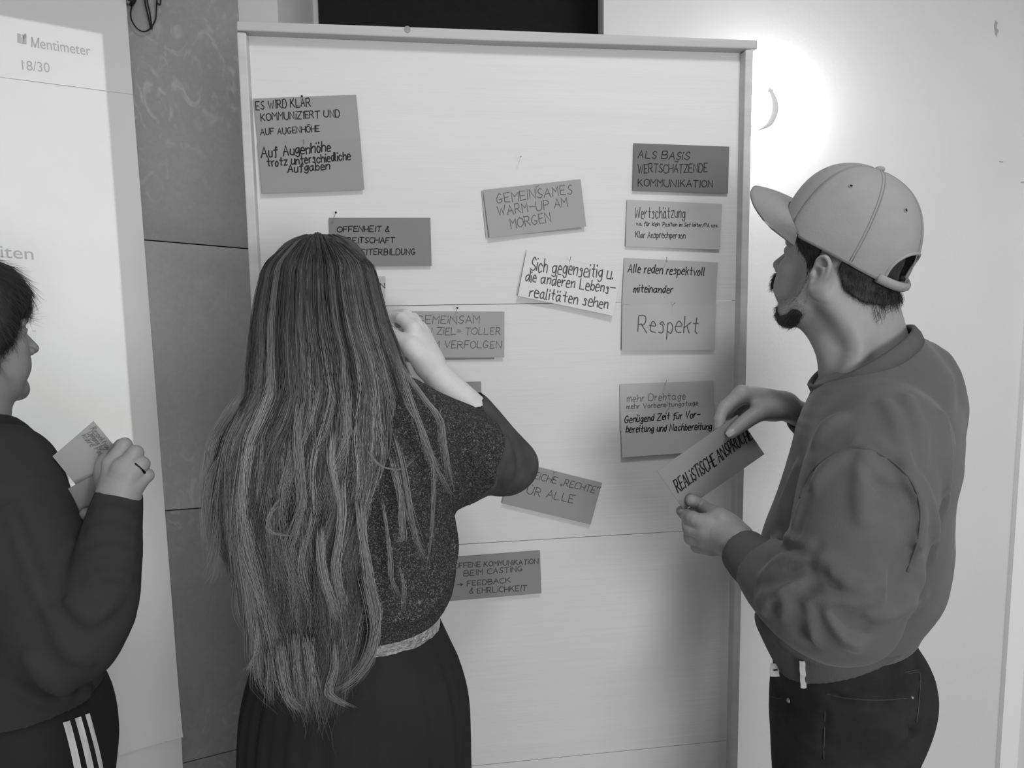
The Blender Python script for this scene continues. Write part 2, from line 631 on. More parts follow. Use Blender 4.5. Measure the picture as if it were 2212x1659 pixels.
rail = bev(MB().prism(PB, [bp(511, 66), bp(1080, 89), bp(1636, 106), bp(1636, 87), bp(1620, 86), bp(1080, 65), bp(511, 45)], REC - 0.02, 0.001).build('top_rail', M_rail, board))
MB().tube([PB.at(*bp(880, 64), 0.0), PB.at(*bp(880, 64), 0.0016)], 0.0065, 14).build('knot', M_knot, rail)
bev(MB().prism(PB, [(x0, 0.1), (x1, 0.1), (x1, 0.14), (x0, 0.14)], REC - 0.02, -0.004).build('bottom_rail', M_rail, board))
# feet keep the frame upright
for pr in (lo_, ro_):
    a = ext(*pr, 0.0)[0] + (0.012 if pr is lo_ else -0.012)
    mb = MB()
    c = PB.at(a, 0)
    P_, N_ = PB.u * 0.02, PB.n
    mb.add([c - P_ + N_ * -.3, c + P_ + N_ * -.3, c + P_ + N_ * .04, c - P_ + N_ * .04] + [q + np.array([0, 0, .04]) for q in (c - P_ + N_ * -.3, c + P_ + N_ * -.3, c + P_ + N_ * .04, c - P_ + N_ * .04)],
           [(3, 2, 1, 0), (4, 5, 6, 7), (0, 1, 5, 4), (1, 2, 6, 5), (2, 3, 7, 6), (3, 0, 4, 7)])
    mb.build('foot', M_frame, board)

# ---------------------------------------------------------------- single-stroke handwriting
G = {
    'A': "00 38 60|13 53", 'B': "00 08|~08 48 56 44 04|~04 54 62 40 00", 'C': "~67 48 17 04 11 40 61", 'D': "00 08|~08 48 64 40 00",
    'E': "58 08 00 50|04 44", 'F': "58 08 00|04 44", 'G': "~57 38 16 03 20 51 53|33 63", 'H': "00 08|60 68|04 64", 'I': "10 18", '!': "10 16|18 19",
    'K': "00 08|58 03|24 60", 'L': "08 00 50", 'M': "00 08 34 68 60", 'N': "00 08 60 68", 'O': "~38 06 02 30 62 66 38", 'P': "00 08|~08 48 56 44 04",
    'R': "00 08|~08 48 56 44 04|24 60", 'S': "~57 38 16 24 43 52 30 01", 'T': "08 68|38 30", 'U': "~08 02 20 40 62 68", 'V': "08 30 68",
    'W': "08 20 46 60 88", 'Z': "08 68 00 60", 'Ä': "00 38 60|13 53|1A 5A", 'Ü': "~08 02 20 40 62 68|19 1A|49 4A", 'Ö': "~38 06 02 30 62 66 38|1A 5A",
    'a': "~44 25 03 10 31 44|45 41 50", 'b': "08 00|~03 25 43 30 01", 'c': "~44 25 03 10 30 41", 'd': "~44 25 03 10 31 44|48 40",
    'e': "~03 43 35 15 02 10 40", 'f': "~47 38 26 20 1z|05 45", 'g': "~44 25 03 11 31 44|~45 4z 2y 0z", 'h': "08 00|~03 25 44 40", 'i': "05 00|07 08",
    'k': "08 00|45 02|23 40", 'l': "~08 01 10", 'm': "05 00|~03 25 33 30|~33 55 64 60", 'n': "05 00|~03 25 44 40", 'o': "~25 03 10 30 43 25",
    'p': "05 0x|~04 25 43 30 01", 'r': "05 00|~03 25 35", 's': "~44 25 14 33 30 00", 't': "28 21 30|05 45", 'u': "~05 01 20 41|45 40", 'v': "05 20 45",
    'w': "05 10 24 30 45", 'z': "05 45 00 40", 'ä': "~44 25 03 10 31 44|45 41 50|07 08|37 38", 'ö': "~25 03 10 30 43 25|07 08|37 38", 'ü': "~05 01 20 41|45 40|07 08|37 38",
    '&': "~50 26 38 46 03 10 51", '=': "03 43|05 45", '-': "04 54", '.': "00 01", '/': "00 48", ',': "0z 11", '„': "0z 11|2z 31", '“': "07 19|37 49", '>': "04 74|46 74 42", "'": "06 18",
}
YV = {c: i for i, c in enumerate('0123456789AB')}
YV.update({'z': -1, 'y': -2, 'x': -3})
GLY = {}
for ch, g in G.items():
    st = []
    for s in g.split('|'):
        sm = s.startswith('~')
        st.append((sm, [(int(p[0]), YV[p[1]]) for p in s.lstrip('~').split()]))
    GLY[ch] = (st, max(p[0] for _, q in st for p in q))


def strokes(txt, rng, slant=0.0, jit=0.35, gap=2.0):
    """Pen strokes of a line of text in units of 1/8 cap height, from x = 0."""
    x, out = 0.0, []
    for ch in txt:
        if ch == ' ':
            x += 4.2
            continue
        st, wd = GLY[ch]
        dy, k = rng.uniform(-.4, .4), rng.uniform(.92, 1.08)
        for sm, P in st:
            Q = [np.array([x + p[0] * k + rng.uniform(-jit, jit) + slant * p[1], p[1] + dy + rng.uniform(-jit, jit)]) for p in P]
            out.append(crom(Q, 4) if sm else Q)
        x += wd * k + gap
    return out, x - gap


def ribbon(mb, P, w, put):
    """Flat pen stroke through the 2-D points P, width w, laid on a surface by put(p)."""
    P = [np.array(p) for p in P]
    t0 = P[1] - P[0]
    t1 = P[-1] - P[-2]
    P[0] = P[0] - t0 / (np.linalg.norm(t0) + 1e-9) * w * .35
    P[-1] = P[-1] + t1 / (np.linalg.norm(t1) + 1e-9) * w * .35
    V, Fc = [], []
    n = len(P)
    for i in range(n):
        a = P[i] - P[i - 1] if i else P[1] - P[0]
        b = P[i + 1] - P[i] if i < n - 1 else a
        a, b = a / (np.linalg.norm(a) + 1e-9), b / (np.linalg.norm(b) + 1e-9)
        t = a + b
        if np.linalg.norm(t) < 0.35:
            t = b
        t = t / np.linalg.norm(t)
        nrm = np.array([-t[1], t[0]])
        k = w / 2 / max(0.5, abs(np.dot(nrm, [-a[1], a[0]])))
        V += [put(P[i] + nrm * k), put(P[i] - nrm * k)]
    for i in range(n - 1):
        Fc.append((2 * i + 1, 2 * i + 3, 2 * i + 2, 2 * i))
    mb.add(V, Fc)


INK = {}


def ink(g):
    if g not in INK:
        INK[g] = mat('marker_ink_%d' % round(g * 100), g, 0.6, 0.2)
    return INK[g]


CARD_M = {}


def card_mat(g):
    if g not in CARD_M:
        CARD_M[g] = mat('card_stock_%d' % round(g * 100), g, 0.8, 0.15, noise=(20, 0.02), bump=(300, 0.05))
    return CARD_M[g]


def write(o, lines, org, eu, ev, nrm, put3, rng):
    """Handwriting children of card o. lines: (text, pixel start, pixel end, cap height px, stroke px, grey, slant)."""
    for txt, p0, p1, cap, sw, g, slant in lines:
        st, L = strokes(txt, rng, slant)
        a, b = put3(*p0), put3(*p1)
        d = b - a
        ln = np.linalg.norm(d)
        d /= ln
        kx, ky = ln / L, cap * PXM / 8
        e2 = np.array([-d[1], d[0]])
        mb = MB()
        for P in st:
            Q = [a + d * p[0] * kx + e2 * p[1] * ky for p in P]
            if len(Q) > 1 and np.linalg.norm(Q[-1] - Q[0]) + np.linalg.norm(Q[1] - Q[0]) > 1e-5:
                ribbon(mb, Q, sw * PXM, nrm)
        mb.build('handwriting', ink(g), o)


PXM = 1.52 / F                               # metres per photograph pixel at the board


def card(label, corners, grey, lines=(), off=0.004, lift=0.004, seed=1, side=0.0):
    """Pinned card: its rectangle is fitted to the seen corners (TL, TR, BR, BL) on the board's plane."""
    C = [np.array(bp(x, y, REC + off)) for x, y in corners]
    c = sum(C) / 4
    eu = (C[1] - C[0] + C[2] - C[3]) / 2
    ev = (C[0] - C[3] + C[1] - C[2]) / 2
    w, h = np.linalg.norm(eu), np.linalg.norm(ev)
    eu = eu / w
    ev = np.array([-eu[1], eu[0]])

    def surf(p, extra=0.0):
        q = np.array(p) - c
        u, v = np.dot(q, eu) / w, np.dot(q, ev) / h
        return PB.at(p[0], p[1], REC + off + lift * max(0.0, 0.5 - v) ** 1.6 + side * u * u + extra)
    nx, ny = 12, 6
    V, Fc = [], []
    for e in (0.0, -0.0006):
        for j in range(ny + 1):
            for i in range(nx + 1):
                V.append(surf(c + eu * w * (i / nx - .5) + ev * h * (.5 - j / ny), e))
    K = (nx + 1) * (ny + 1)
    for j in range(ny):
        for i in range(nx):
            a = j * (nx + 1) + i
            Fc.append((a, a + nx + 1, a + nx + 2, a + 1))
            Fc.append((K + a + 1, K + a + nx + 2, K + a + nx + 1, K + a))
    bd = [i for i in range(nx)] + [j * (nx + 1) + nx for j in range(ny)] + [ny * (nx + 1) + i for i in range(nx, 0, -1)] + [j * (nx + 1) for j in range(ny, 0, -1)]
    for i in range(len(bd)):
        a, b = bd[i], bd[(i + 1) % len(bd)]
        Fc.append((a, b, K + b, K + a))
    o = mesh('card', V, Fc, card_mat(grey), None)
    tag(o, label, 'card', 'handwritten cards on the pinboard')
    write(o, lines, c, eu, ev, lambda p: surf(p, 0.0004), lambda x, y: np.array(bp(x, y, REC + off)), random.Random(seed))
    return o


BK = 0.13     # black marker
GY = 0.36     # grey pencil-like marker
card('mid-grey card at the top left of the board, reading es wird klar', [(548, 213), (769, 204.5), (779, 304), (557, 314)], 0.58, [
    ('ES WIRD KLAR', (553, 237), (671, 229), 16, 1.9, BK, .1), ('KOMMUN!ZIERT UND', (564, 261), (734, 252), 14, 1.9, BK, .1), ('AUF AUGENHÖHE', (563, 292), (690, 285), 12, 1.8, BK, .1)], 0.004, 0.001, 1)
card('mid-grey card overlapping below the es wird klar card, reading auf augenhöhe trotz', [(557, 309), (778, 301), (788, 411), (566, 418)], 0.575, [
    ('Auf Augenhöhe', (565, 341), (714, 326), 19, 2.5, BK, .15), ('trotz unterschiedliche', (578, 360), (757, 345), 16, 2.4, BK, .1), ('Aufgaben', (622, 373), (712, 365), 15, 2.4, BK, .15)], 0.0065, 0.003, 2)
card('dark grey card half behind the long haired head, reading offenheit', [(709, 471), (929, 470), (933, 575), (716, 576)], 0.50, [
    ('OFFENHEIT &', (729, 501), (840, 500), 11, 2.0, BK, .1), ('BEREITSCHAFT', (728, 525), (852, 525), 11, 2.0, BK, .1), ('FÜR WEITERBILDUNG', (728, 551), (896, 550), 12, 1.9, BK, .1)], 0.004, 0.003, 3)
card('light grey card mostly hidden behind the long haired head, under the offenheit card', [(615, 594), (831.5, 597), (834, 700), (616, 697)], 0.68, [
    ('BEGLEITEN', (740, 622), (831, 622), 10, 1.8, BK, 0)], 0.004, 0.003, 4)
card('plain grey card peeking out under the gemeinsam ein ziel card', [(862, 690), (1067, 690), (1068, 776), (864, 778)], 0.55, (), 0.003, 0.001, 5)
card('mid-grey card beside the raised hand, reading gemeinsam ein ziel', [(876, 672), (1088, 674), (1090.5, 771.5), (878, 773)], 0.615, [
    ('GEMEiNSAM', (901, 699), (1035, 698), 16, 1.6, GY, .05), ('EiN ZiEL= TOLLER', (905, 723), (1080, 722), 15, 1.6, GY, .1), ('FILM VERFOLGEN', (905, 752), (1082, 752), 15, 1.6, GY, .1)], 0.0055, 0.003, 6)
card('grey card mostly hidden behind the raised forearm above the elbow', [(830, 829), (1038, 824), (1042, 921), (834, 926)], 0.55, [
    ('-', (1012, 857), (1020, 855), 8, 2.0, BK, 0)], 0.004, 0.003, 7)
card('light card edge peeking out behind the tilted warm-up card', [(1042, 412), (1246, 396), (1258, 495), (1048, 513)], 0.68, (), 0.003, 0.001, 8)
card('tilted mid-grey card high in the middle, reading gemeinsames warm-up am morgen', [(1043, 411), (1254, 387), (1265, 490), (1057, 514)], 0.615, [
    ('GEMEiNSAMES', (1073, 439), (1236, 419), 19, 1.7, GY, .05), ('WARM-UP AM', (1076, 466), (1225, 446), 19, 1.7, GY, .05), ('MORGEN', (1104, 494), (1189, 479), 20, 1.7, GY, .05)], 0.0055, 0.004, 9, 0.006)
card('tilted pale card below the warm-up card, reading sich gegenseitig', [(1137, 540), (1343, 587), (1321, 681), (1118, 640)], 0.82, [
    ('Sich gegenseitig u.', (1145, 584), (1322, 604), 28, 2.4, 0.3, .05), ('die anderen Lebens-', (1134, 607), (1326, 634), 22, 2.4, 0.3, .05), ('realitäten sehen', (1142, 640), (1310, 667), 22, 2.4, 0.3, .05)], 0.005, 0.006, 10, 0.01)
card('darkest grey card topmost in the column under the wall lamp, reading als basis', [(1369, 309), (1575, 317), (1572, 418), (1366, 413)], 0.44, [
    ('ALS BASiS', (1377, 341), (1488, 345), 16, 1.8, BK, .15), ('WERTSCHÄTZENDE', (1377, 374), (1527, 372), 18, 1.8, BK, .1), ('KOMMUNIKATION', (1377, 403), (1538, 405), 15, 1.8, BK, .05)], 0.004, 0.003, 11)
card('pale grey card second in the column below the darkest card, reading wertschätzung', [(1354, 431), (1559, 441), (1555, 539), (1351, 533)], 0.68, [
    ('Wertschätzung', (1371, 471), (1479, 471), 23, 1.6, 0.22, .05), ("v.a. für klein 'Position im Set leiter/PA usw.", (1374, 487), (1550, 491), 8, 1.3, 0.2, .1), ('Klar Ansprechperson', (1372, 513), (1479, 515), 13, 1.5, 0.2, .05)], 0.004, 0.003, 12)
card('pale grey card third in the column, reading alle reden respektvoll miteinander', [(1348, 557), (1549.5, 567), (1546, 665), (1344, 657)], 0.67, [
    ('Alle reden respektvoll', (1356, 588), (1520, 595), 18, 2.1, BK, .15), ('miteinander', (1368, 631), (1452, 633), 16, 2.2, BK, .15)], 0.004, 0.002, 13)
card('pale grey card lowest of the column of four, reading respekt', [(1344, 658), (1546, 658), (1544, 756), (1343, 757)], 0.68, [
    ('Respekt', (1377, 716), (1507, 719), 36, 2.2, 0.3, .05)], 0.0065, 0.003, 14)
card('pale card behind the upper hand of the capped man, reading mehr drehtage', [(1338, 831), (1539, 822), (1541, 921), (1341, 930)], 0.71, [
    ('mehr Drehtage', (1354, 868), (1480, 862), 15, 1.5, 0.42, .05), ('mehr Vorbereitungstage', (1353, 883), (1507, 875), 10, 1.5, 0.38, .05)], 0.004, 0.002, 15)
card('pale card overlapping the mehr drehtage card, reading genügend zeit', [(1340, 890), (1540.5, 879), (1546, 972), (1344, 988)], 0.72, [
    ('Genügend Zeit für Vor-', (1349, 913), (1511, 901), 15, 2.1, 0.1, .2), ('bereitung und Nachbereitung', (1352, 934), (1536, 927), 15, 2.1, 0.1, .2)], 0.0065, 0.004, 16)
card('tilted grey card beside the sleeve elbow, reading gleiche rechte für alle', [(1108, 996), (1299, 1042.5), (1276.5, 1133), (1085, 1086)], 0.575, [
    ('GLEiCHE „RECHTE“', (1130, 1028), (1292, 1067), 15, 1.7, GY - .06, .1), ('FÜR ALLE', (1122, 1062), (1237, 1086), 18, 1.7, GY - .06, .05)], 0.004, 0.004, 17)
card('lowest grey card beside the hip of the long haired woman, reading offene kommunikation', [(967, 1205), (1165.5, 1189.5), (1170, 1280), (971, 1297)], 0.535, [
    ('OFFENE KOMMUNiKATiON', (982, 1227), (1162, 1217), 11, 1.8, 0.27, .05), ('BEIM CASTiNG', (1002, 1244), (1128, 1233), 12, 1.8, 0.27, .05), ('> FEEDBACK', (988, 1267), (1102, 1257), 11, 1.8, 0.27, .05),
    ('& EHRLiCHKEIT', (1014, 1281), (1137, 1274), 12, 1.8, 0.27, .05)], 0.004, 0.004, 18)

# pins
M_pin = mat('pin_head_black', 0.05, 0.3, 0.5)
M_needle = mat('pin_steel', 0.55, 0.3, 0.5, metal=0.6)


def pin(label, head, tip, big=True):
    """Map pin: the needle enters the card at pixel tip, the head floats towards the room at pixel head."""
    a = PB.at(*bp(*tip, REC + .004), REC + .002)
    h = PB.at(*bp(*head, REC + .024), REC + .024)
    o = empty('pin', a)
    tag(o, label, 'pin', 'pins holding the cards')
    MB().tube([a, h], 0.0005, 6).build('needle', M_needle, o)
    MB().sphere(h, 0.0022 if big else 0.0012, 6).build('pin_head', M_pin if big else M_needle, o, True)


pin('black headed pin above the es wird klar card', (652, 208), (652, 216))
pin('thin pin at the top edge of the auf augenhöhe trotz card', (656, 302), (656, 314), False)
pin('black headed pin above the offenheit card', (725.5, 459), (721, 470))
pin('black headed pin above the gemeinsam ein ziel card', (988, 665), (984, 676))
pin('thin pin at the top of the warm-up card', (1164, 400), (1157, 406), False)
pin('thin pin at the top of the pale sich gegenseitig card', (1233, 555), (1231, 567), False)
pin('thin pin at the top of the alle reden card', (1440, 556), (1441, 567), False)
pin('thin pin at the top of the respekt card', (1457, 655), (1452, 661), False)
pin('thin pin at the top of the mehr drehtage card', (1440, 822), (1437, 833), False)
pin('thin pin at the top of the genügend zeit card', (1444, 883), (1438, 892), False)
pin('thin pin at the top of the gleiche rechte card', (1202, 1019), (1196, 1022), False)
pin('lone pin stuck in the bare white board left of the als basis card', (1125, 338), (1125, 339), False)
# ---------------------------------------------------------------- bodies and cloth: smooth-blended volumes turned into meshes
def nrm(v):
    v = np.array(v, float)
    return v / (np.linalg.norm(v) + 1e-12)


class Field:
    """Signed distance grid; negative inside."""

    def __init__(self, lo, hi, h):
        self.lo, self.h = np.array(lo, float), h
        self.n = np.ceil((np.array(hi, float) - self.lo) / h).astype(int) + 1
        self.F = np.full(self.n, 0.5, np.float32)

    def like(self):
        f = Field(self.lo, self.lo + self.h, self.h)
        f.n = self.n.copy()
        f.F = np.full(f.n, 0.5, np.float32)
        return f

    def region(self, lo, hi, pad):
        a = np.clip(np.floor((np.array(lo) - pad - self.lo) / self.h).astype(int), 0, self.n)
        b = np.clip(np.ceil((np.array(hi) + pad - self.lo) / self.h).astype(int) + 1, 0, self.n)
        if np.any(b - a < 1):
            return None, None
        sl = tuple(slice(i, j) for i, j in zip(a, b))
        g = [(self.lo[i] + self.h * np.arange(a[i], b[i])).astype(np.float32) for i in range(3)]
        return sl, (g[0][:, None, None], g[1][None, :, None], g[2][None, None, :])

    def mix(self, sl, d, k, op):
        A = self.F[sl]
        if op == 'add':
            if k <= 0:
                self.F[sl] = np.minimum(A, d)
            else:
                t = np.maximum(k - np.abs(A - d), 0) / k
                self.F[sl] = np.minimum(A, d) - t * t * k * 0.25
        elif op == 'sub':
            t = np.maximum(k - np.abs(A + d), 0) / max(k, 1e-9)
            self.F[sl] = np.maximum(A, -d) + t * t * k * 0.25

    def ell(self, c, r, R=None, k=0.01, op='add'):
        """Ellipsoid at c with radii r along the columns of R."""
        c, r = np.array(c, float), np.array(r, float)
        R = np.eye(3) if R is None else np.array(R)
        e = np.sqrt(((R * r) ** 2).sum(1))
        sl, g = self.region(c - e, c + e, k + 2 * self.h + 0.006)
        if sl is None:
            return self
        q = [g[i] - c[i] for i in range(3)]
        L = [q[0] * R[0, j] + q[1] * R[1, j] + q[2] * R[2, j] for j in range(3)]
        k0 = np.sqrt(sum((L[j] / r[j]) ** 2 for j in range(3)))
        k1 = np.sqrt(sum((L[j] / r[j] ** 2) ** 2 for j in range(3))) + 1e-9
        self.mix(sl, k0 * (k0 - 1) / k1, k, op)
        return self

    def chain(self, P, R, k=0.01, n=4, op='add'):
        """Round tube through points P with radii R."""
        P = [np.array(p, float) for p in P]
        R = [R] * len(P) if np.isscalar(R) else list(R)
        Q = crom([np.append(p, r) for p, r in zip(P, R)], n) if n > 1 and len(P) > 1 else [np.append(p, r) for p, r in zip(P, R)]
        Q = np.array(Q)
        if len(Q) == 1:
            return self.ell(P[0], [R[0]] * 3, None, k, op)
        rm = Q[:, 3].max()
        sl, g = self.region(Q[:, :3].min(0) - rm, Q[:, :3].max(0) + rm, k + 2 * self.h)
        if sl is None:
            return self
        D = None
        for a, b in zip(Q[:-1], Q[1:]):
            ab = b[:3] - a[:3]
            l2 = float(np.dot(ab, ab)) + 1e-12
            q = [g[i] - a[i] for i in range(3)]
            t = np.clip((q[0] * ab[0] + q[1] * ab[1] + q[2] * ab[2]) / l2, 0, 1)
            d = np.sqrt(sum((q[i] - t * ab[i]) ** 2 for i in range(3))) - (a[3] + (b[3] - a[3]) * t)
            D = d if D is None else np.minimum(D, d)
        self.mix(sl, D, k, op)
        return self

    def loft(self, secs, k=0.01, n=4, op='add'):
        """Tube of elliptical sections: (centre, u axis, radius along u, radius across)."""
        Q = np.array(crom([np.concatenate([c, u, [ru, rv]]) for c, u, ru, rv in secs], n))
        rm = Q[:, 6:].max()
        sl, g = self.region(Q[:, :3].min(0) - rm, Q[:, :3].max(0) + rm, k + 2 * self.h)
        if sl is None:
            return self
        D = None
        for a, b in zip(Q[:-1], Q[1:]):
            ab = b[:3] - a[:3]
            l2 = float(np.dot(ab, ab)) + 1e-12
            w = ab / math.sqrt(l2)
            u = nrm((a[3:6] + b[3:6]) / 2)
            u = nrm(u - w * np.dot(u, w))
            v = np.cross(w, u)
            q = [g[i] - a[i] for i in range(3)]
            t = np.clip((q[0] * ab[0] + q[1] * ab[1] + q[2] * ab[2]) / l2, 0, 1)
            ru, rv = a[6] + (b[6] - a[6]) * t, a[7] + (b[7] - a[7]) * t
            q = [q[i] - t * ab[i] for i in range(3)]
            qu = q[0] * u[0] + q[1] * u[1] + q[2] * u[2]
            qv = q[0] * v[0] + q[1] * v[1] + q[2] * v[2]
            qw = q[0] * w[0] + q[1] * w[1] + q[2] * w[2]
            m = np.minimum(ru, rv)
            k0 = np.sqrt((qu / ru) ** 2 + (qv / rv) ** 2 + (qw / (m * 0.5)) ** 2)
            k1 = np.sqrt((qu / ru ** 2) ** 2 + (qv / rv ** 2) ** 2 + (qw / (m * 0.5) ** 2) ** 2) + 1e-6
            d = np.where(k0 > 0.3, k0 * (k0 - 1) / k1, (k0 - 1) * m)
            D = d if D is None else np.minimum(D, d)
        self.mix(sl, D.astype(np.float32), k, op)
        return self

    def cut(self, p, n_, k=0.0):
        """Keeps the side of the plane through p that n_ points away from."""
        sl, g = self.region(self.lo, self.lo + self.h * self.n, 0)
        d = (g[0] - p[0]) * n_[0] + (g[1] - p[1]) * n_[1] + (g[2] - p[2]) * n_[2]
        self.F = np.maximum(self.F, d.astype(np.float32))
        return self

    def noise(self, amp, freq, seed=0, stretch=(1, 1, 1)):
        """Adds a smooth ripple near the surface."""
        rg = np.random.RandomState(seed)
        idx = np.argwhere(np.abs(self.F) < 6 * self.h)
        p = (self.lo + idx * self.h) * np.array(stretch)
        s = np.zeros(len(p))
        for o in range(3):
            for _ in range(5):
                d = nrm(rg.normal(size=3)) * freq * 2 ** o * rg.uniform(.7, 1.3)
                s += np.sin(p @ d + rg.uniform(0, 6.28)) / 2 ** o
        self.F[tuple(idx.T)] += (amp * s / 4).astype(np.float32)
        return self

    def hit(self, px, py, dmax=9.0, dmin=0.4):
        """First surface point along the sight line of a photograph pixel."""
        r = ray(px, py)
        t = np.arange(dmin, min(dmax, 3.0), self.h * 0.5)
        q = (EYEP + t[:, None] * r - self.lo) / self.h
        ok = np.all((q >= 0) & (q < self.n - 1.001), axis=1)
        if not ok.any():
            return None
        t, q = t[ok], q[ok]
        i = q.astype(int)
        f = q - i
        v = 0
        for a in (0, 1):
            for b in (0, 1):
                for c in (0, 1):
                    w = (f[:, 0] if a else 1 - f[:, 0]) * (f[:, 1] if b else 1 - f[:, 1]) * (f[:, 2] if c else 1 - f[:, 2])
                    v = v + w * self.F[i[:, 0] + a, i[:, 1] + b, i[:, 2] + c]
        s = np.nonzero(v < 0)[0]
        if not len(s):
            return None
        return EYEP + r * t[s[0]]

    def fold(self, pts, r, out=0.0, k=0.01, op='add', n=4):
        """Ridge (op add) or crease (op sub) drawn over the surface along photograph pixels."""
        C = [self.hit(x, y) for x, y in crom(pts, n)]
        C = [c for c in C if c is not None]
        if len(C) < 2:
            return self
        Q = [c - nrm(c - EYEP) * out for c in C]
        m = len(Q)
        R = [r * (0.35 + 0.65 * math.sin(math.pi * (i + .5) / m)) for i in range(m)]
        return self.chain(Q, R, k, 1, op)

    def mesh(self, smooth=1):
        """Surface nets."""
        F, h = self.F, self.h
        s = F < 0
        n = np.array(F.shape) - 1
        cs = [s[a:a + n[0], b:b + n[1], c:c + n[2]] for a in (0, 1) for b in (0, 1) for c in (0, 1)]
        cnt = sum(c.astype(np.int8) for c in cs)
        act = (cnt > 0) & (cnt < 8)
        cells = np.argwhere(act)
        ids = np.full(act.shape, -1, np.int32)
        ids[act] = np.arange(len(cells))
        pos, num = np.zeros((len(cells), 3)), np.zeros(len(cells))
        corner = [(a, b, c) for a in (0, 1) for b in (0, 1) for c in (0, 1)]
        vals = [F[cells[:, 0] + a, cells[:, 1] + b, cells[:, 2] + c] for a, b, c in corner]
        for i in range(8):
            for j in range(i + 1, 8):
                if sum(abs(x - y) for x, y in zip(corner[i], corner[j])) != 1:
                    continue
                m = (vals[i] < 0) != (vals[j] < 0)
                t = vals[i][m] / (vals[i][m] - vals[j][m])
                a, b = np.array(corner[i]), np.array(corner[j])
                pos[m] += a + (b - a) * t[:, None]
                num[m] += 1
        V = self.lo + h * (cells + pos / num[:, None])
        Q = []
        for ax in range(3):
            o = [(ax + 1) % 3, (ax + 2) % 3]
            e = np.zeros(3, int)
            e[ax] = 1
            A = s
            B = np.roll(s, -1, ax)
            m = A != B
            m[tuple(slice(-1, None) if i == ax else slice(None) for i in range(3))] = False
            for oo in o:
                m[tuple(slice(0, 1) if i == oo else slice(None) for i in range(3))] = False
                m[tuple(slice(-1, None) if i == oo else slice(None) for i in range(3))] = False
            E = np.argwhere(m)
            if not len(E):
                continue
            u, v = np.zeros(3, int), np.zeros(3, int)
            u[o[0]], v[o[1]] = 1, 1
            q = np.stack([ids[tuple((E - u - v).T)], ids[tuple((E - v).T)], ids[tuple(E.T)], ids[tuple((E - u).T)]], 1)
            fl = ~A[tuple(E.T)]
            q[fl] = q[fl][:, ::-1]
            Q.append(q)
        Q = np.concatenate(Q)
        Q = Q[(Q >= 0).all(1)]
        for _ in range(smooth):
            acc, c = np.zeros_like(V), np.zeros(len(V))
            for i in range(4):
                a, b = Q[:, i], Q[:, (i + 1) % 4]
                for x, y in ((a, b), (b, a)):
                    np.add.at(acc, x, V[y])
                    np.add.at(c, x, 1)
            V = V * 0.4 + 0.6 * acc / np.maximum(c, 1)[:, None]
        return V, Q


def join_meshes(parts):
    V, Q, k = [], [], 0
    for v, q in parts:
        V.append(v)
        Q.append(q + k)
        k += len(v)
    return np.concatenate(V), np.concatenate(Q)


def quads(name, VQ, m, parent=None):
    V, Q = VQ
    me = bpy.data.meshes.new(name)
    me.vertices.add(len(V))
    me.vertices.foreach_set('co', np.asarray(V, np.float32).ravel())
    me.loops.add(len(Q) * 4)
    me.loops.foreach_set('vertex_index', Q.astype(np.int32).ravel())
    me.polygons.add(len(Q))
    me.polygons.foreach_set('loop_start', np.arange(0, len(Q) * 4, 4, dtype=np.int32))
    me.polygons.foreach_set('use_smooth', np.ones(len(Q), bool))
    me.materials.append(m)
    me.update(calc_edges=True)
    me.validate()
    return link(bpy.data.objects.new(name, me), parent)


def field_px(pts, pad, h):
    """Empty field around points."""
    P = np.array(pts)
    return Field(P.min(0) - pad, P.max(0) + pad, h)


def vnormals(V, Q):
    N = np.zeros_like(V)
    fn = np.cross(V[Q[:, 2]] - V[Q[:, 0]], V[Q[:, 3]] - V[Q[:, 1]])
    for i in range(4):
        np.add.at(N, Q[:, i], fn)
    return N / (np.linalg.norm(N, axis=1)[:, None] + 1e-12)


def hair_mat(name, dark, light, rough=0.38):
    m = bpy.data.materials.new(name)
    m.use_nodes = True
    nt = m.node_tree
    b = nt.nodes['Principled BSDF']
    at_ = nt.nodes.new('ShaderNodeAttribute')
    at_.attribute_name = 'tint'
    r = nt.nodes.new('ShaderNodeMapRange')
    r.inputs['To Min'].default_value = lin(dark)
    r.inputs['To Max'].default_value = lin(light)
    nt.links.new(at_.outputs['Fac'], r.inputs['Value'])
    nt.links.new(r.outputs[0], b.inputs['Base Color'])
    b.inputs['Roughness'].default_value = rough
    b.inputs['Specular IOR Level'].default_value = 0.4
    return m


def strands(name, paths, radii, tints, m, parent, root=0.0):
    """Hair strands: paths (n, k, 3), root radii (n), tints (n) or (n, k) in 0..1."""
    paths = np.asarray(paths, np.float32)
    n, k = paths.shape[:2]
    hc = bpy.data.hair_curves.new(name)
    hc.add_curves([k] * n)
    hc.attributes['position'].data.foreach_set('vector', paths.ravel()) if 'position' in hc.attributes else None
    ra = hc.attributes.get('radius') or hc.attributes.new('radius', 'FLOAT', 'POINT')
    prof = np.clip(1.15 - np.linspace(0, 1, k) ** 2.5, 0.15, 1)
    if root:
        prof = prof * np.clip(np.linspace(0, 1, k) / root, 0.02, 1)
    ra.data.foreach_set('value', (np.asarray(radii)[:, None] * prof[None, :]).astype(np.float32).ravel())
    ti = hc.attributes.new('tint', 'FLOAT', 'POINT')
    t = np.asarray(tints, np.float32)
    if t.ndim == 1:
        t = np.repeat(t[:, None], k, 1)
    ti.data.foreach_set('value', t.ravel())
    hc.materials.append(m)
    return link(bpy.data.objects.new(name, hc), parent)


